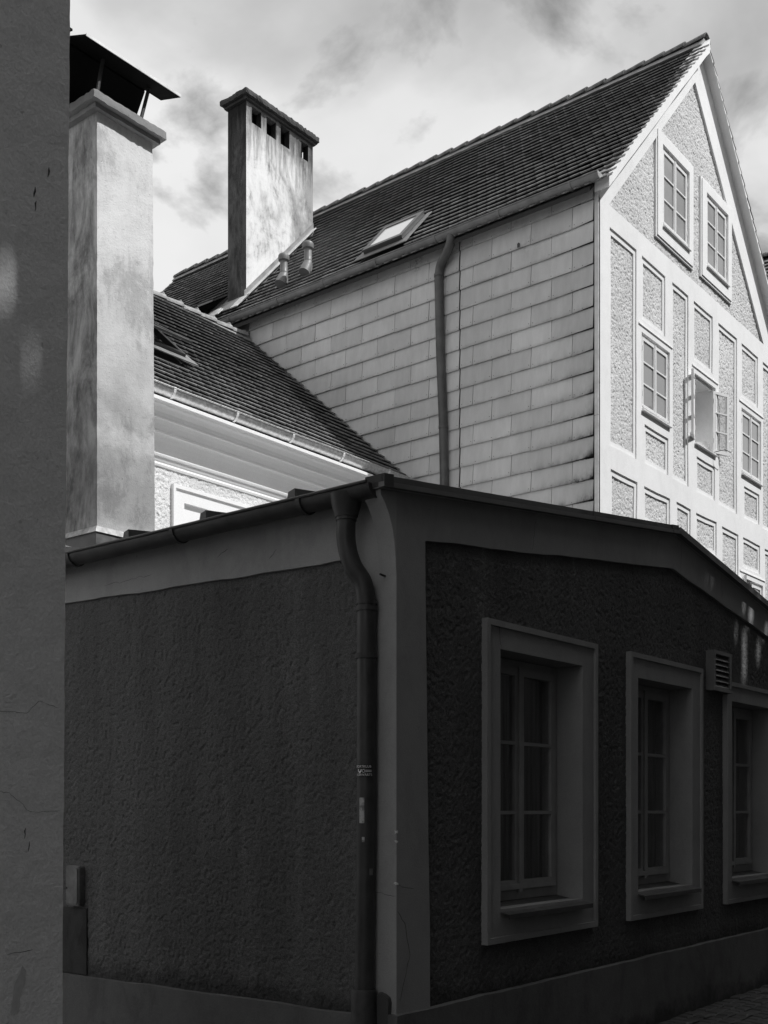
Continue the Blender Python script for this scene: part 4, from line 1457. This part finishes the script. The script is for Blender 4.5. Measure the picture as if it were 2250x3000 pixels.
# ================================================================== HOUSE BETWEEN THEM (sunlit cornice)
VM = 10.70
mh = empty('cornice_house', (8.0, VM, 0), 'house with bright moulded cornice, lit gutter and dark tiled roof between chimney and slate wall', 'house')
MB().box(4.0, UG - .04, VM + .012, 17.8, -.04, 6.35).build('wall', 'surround_paint', mh)


def keep_m(a, z):
    return ~((a > 9.18) & (a < 10.62) & (z < 5.58))


sheet('roughcast', 'frieze_roughcast', 'R', VM + .006, 7.4, 13.9, 4.3, 5.86, .0115, .0155, mh, keep_m, .028, 6, .003)
corn = [(VM + .05, 5.80), (VM - .020, 5.80), (VM - .028, 5.825), (VM - .020, 5.85), (VM - .030, 5.862), (VM - .040, 5.885), (VM - .036, 5.905), (VM - .060, 5.912), (VM - .068, 5.935), (VM - .060, 5.955),
        (VM - .066, 5.975), (VM - .078, 6.02), (VM - .100, 6.075), (VM - .130, 6.125), (VM - .150, 6.145), (VM - .172, 6.150), (VM - .176, 6.172), (VM - .168, 6.186), (VM - .176, 6.205), (VM - .200, 6.245), (VM - .232, 6.285), (VM - .252, 6.290), (VM - .256, 6.308), (VM - .250, 6.318),
        (VM - .262, 6.36), (VM - .300, 6.405), (VM - .330, 6.425), (VM - .336, 6.450), (VM - .340, 6.465), (VM - .352, 6.470), (VM - .352, 6.505), (VM + .05, 6.52)]
MB().prism(corn, 'x', 4.0, UG - .045).build('cornice', 'cornice_plaster', mh)
# eaves lining that closes the cornice against the tiles
MB().hexa([(4.0, VM - .30, 6.506), (UG - .045, VM - .30, 6.506), (UG - .045, VM + .05, 6.521), (4.0, VM + .05, 6.521), (4.0, VM - .30, 6.58), (UG - .045, VM - .30, 6.58), (UG - .045, VM + .05, 6.8), (4.0, VM + .05, 6.8)]).build('eaves', 'roof_deck', mh)
# window with stepped surround
s = holed(MB(), 'R', VM - .030, VM + .20, 9.16, 10.66, 4.2, 5.605, [(9.32, 10.50, 4.1, 5.43)]).build('window_surround', 'surround_paint', mh)
holed(MB(), 'R', VM - .052, VM + .0, 9.13, 10.69, 4.15, 5.63, [(9.17, 10.65, 4.1, 5.585)]).build('rim', 'surround_paint', s)
holed(MB(), 'R', VM + .02, VM + .19, 9.322, 10.498, 4.15, 5.428, [(9.40, 10.42, 4.1, 5.34)]).build('step', 'surround_paint', s)
wn = holed(MB(), 'R', VM + .07, VM + .12, 9.402, 10.418, 4.15, 5.338, [(9.45, 10.37, 4.1, 5.24)]).build('window', 'white_paint', mh)
MB().box(9.45, 10.37, VM + .085, VM + .10, 4.2, 5.24).build('pane', 'sky_glass', wn)
MB().box(9.88, 9.94, VM + .06, VM + .0845, 4.2, 5.24).build('mullion', 'white_paint', wn)
# roof
MSL = .868
M_U0 = 13.945 - 52 * TILE_W
MV0 = 10.40


def zm(v):
    return 6.74 + MSL * (v - 10.535) - .045


mroof = MB().prism([(MV0, zm(MV0) - .08), (14.28, zm(14.28) - .08), (18.1, zm(14.28) - .08 - 3.3), (18.1, zm(14.28) - 3.3), (14.28, zm(14.28) - .02), (MV0, zm(MV0) - .02)], 'x', 4.0, UG - .03).build('roof', 'roof_deck', mh)
MSK = (9.42, 10.22, 11.72, 12.40)


def m_skip(s, d):
    u, v = M_U0 + s, MV0 + d / math.hypot(1, MSL)
    return MSK[0] - .06 < u < MSK[1] + .06 and MSK[2] - .16 < v < MSK[3] - .02


tile_roof(mroof, (M_U0, MV0, zm(MV0) - .012), (1, 0, 0), (0, 1, MSL), 52 * TILE_W, 3.86 * math.hypot(1, MSL), .196, m_skip, 300, 5)
rm = half_tile(.10, .42).mesh('ridge_tile', 'pale_ridge')
for k in range(25):
    o = bpy.data.objects.new('ridge_tile', rm)
    col.objects.link(o)
    o.parent = mroof
    o.matrix_basis = Matrix.Translation((13.86 - k * .37, 14.27, zm(14.28) + random.uniform(-.004, .006))) @ Matrix.Rotation(R(90), 4, 'Z') @ Matrix.Rotation(R(-2.6), 4, 'X')
    if k < 16:
        MB().tube([(13.86 - k * .37 + .01, 14.27, zm(14.28) + .06), (13.86 - k * .37 - .03, 14.26, zm(14.28) + .13)], [.05, .03], 8).build('mortar_dab', 'pale_ridge', mroof)
MB().prism([(14.14, zm(14.28) - .10), (14.40, zm(14.28) - .10), (14.32, zm(14.28) + .03), (14.22, zm(14.28) + .03)], 'x', 4.0, UG - .04).build('ridge_bedding', 'mortar', mroof)
q = MSK
skylight(mh, frame_matrix(((q[0] + q[1]) / 2, q[2], zm(q[2]) + .03), (1, 0, 0), (0, 1, MSL)), q[1] - q[0], (q[3] - q[2]) * math.hypot(1, MSL), 'sky_glass', 10)
mg = gutter('gutter', 'bright_zinc', 'x', 10.425, 6.652, .106, 4.2, 13.93, mh, .006, seed=3)
for k in range(9):
    u = 13.01 - k * 1.035
    strap(MB(), 'x', 10.425, 6.652, .106, u, .034).build('bracket', 'white_paint', mg)
MB().hexa([(4.2, 10.296, 6.440), (13.93, 10.296, 6.440), (13.93, 10.40, 6.472), (4.2, 10.40, 6.472), (4.2, 10.296, 6.478), (13.93, 10.296, 6.478), (13.93, 10.40, 6.504), (4.2, 10.40, 6.504)]).build('drip_edge', 'surround_paint', mh)

# ================================================================== TILED HOUSE BEYOND THE GABLE
fh = empty('far_house', (22.0, 9.0, 0), 'dark tiled roof peeping out right behind the white gable', 'house')
MB().box(21.5, 26.2, 8.0, 14.0, -.04, 10.9).build('wall', 'dark_house', fh)
fr_ = MB().prism([(21.3, 10.80), (23.8, 13.35), (26.4, 10.80), (26.4, 10.9), (23.8, 13.45), (21.3, 10.9)], 'y', 7.75, 14.2).build('roof', 'roof_deck', fh)
tile_roof(fr_, (21.25, 14.1, 10.86), (0, -1, 0), (1, 0, 1.02), 35 * TILE_W, 3.6, .19, None, 160, 8)
rt2 = half_tile(.115, .40).mesh('ridge_tile', 'ridge_tile')
for k in range(17):
    o = bpy.data.objects.new('ridge_tile', rt2)
    col.objects.link(o)
    o.parent = fr_
    o.location = (23.8, 7.8 + k * .37, 13.42)

# ================================================================== HOUSE ACROSS THE STREET (behind the camera; its shade lies over the corner house)
ah = empty('shading_house', (0, -2.5, 0), 'tall dark house across the street behind the viewer, shading the street', 'house')
OV = -2.0
MB().box(-5.2, 40, OV - 9, OV, -.04, 10.6).build('wall', 'dark_house', ah)
K_U, K_Z = math.tan(SUN_PHI) * (VN - OV), math.tan(SUN_EL) / math.cos(SUN_PHI) * (VN - OV)
SPOT = [(2.315, 3.53, .024, .17), (2.425, 3.28, .010, .14),
        (9.62, 2.97, .095, .42), (9.71, 3.31, .085, .12), (9.545, 3.37, .045, .07), (9.965, 3.05, .075, .18), (9.427, 3.15, .035, .12), (10.09, 3.22, .06, .08),
        (8.727, 3.48, .008, .09), (8.845, 3.49, .012, .09)]
sl = [(u + K_U - w / 2, u + K_U + w / 2, z + K_Z - h / 2, z + K_Z + h / 2) for (u, z, w, h) in SPOT]
holed(MB(), 'R', OV - .006, OV, -5.2, 40, 10.6, 15.4, sl).build('slotted_sun_mask', 'dark_house', ah)  # added slotted sheet, out of view, shaped to let sun patches onto shaded walls
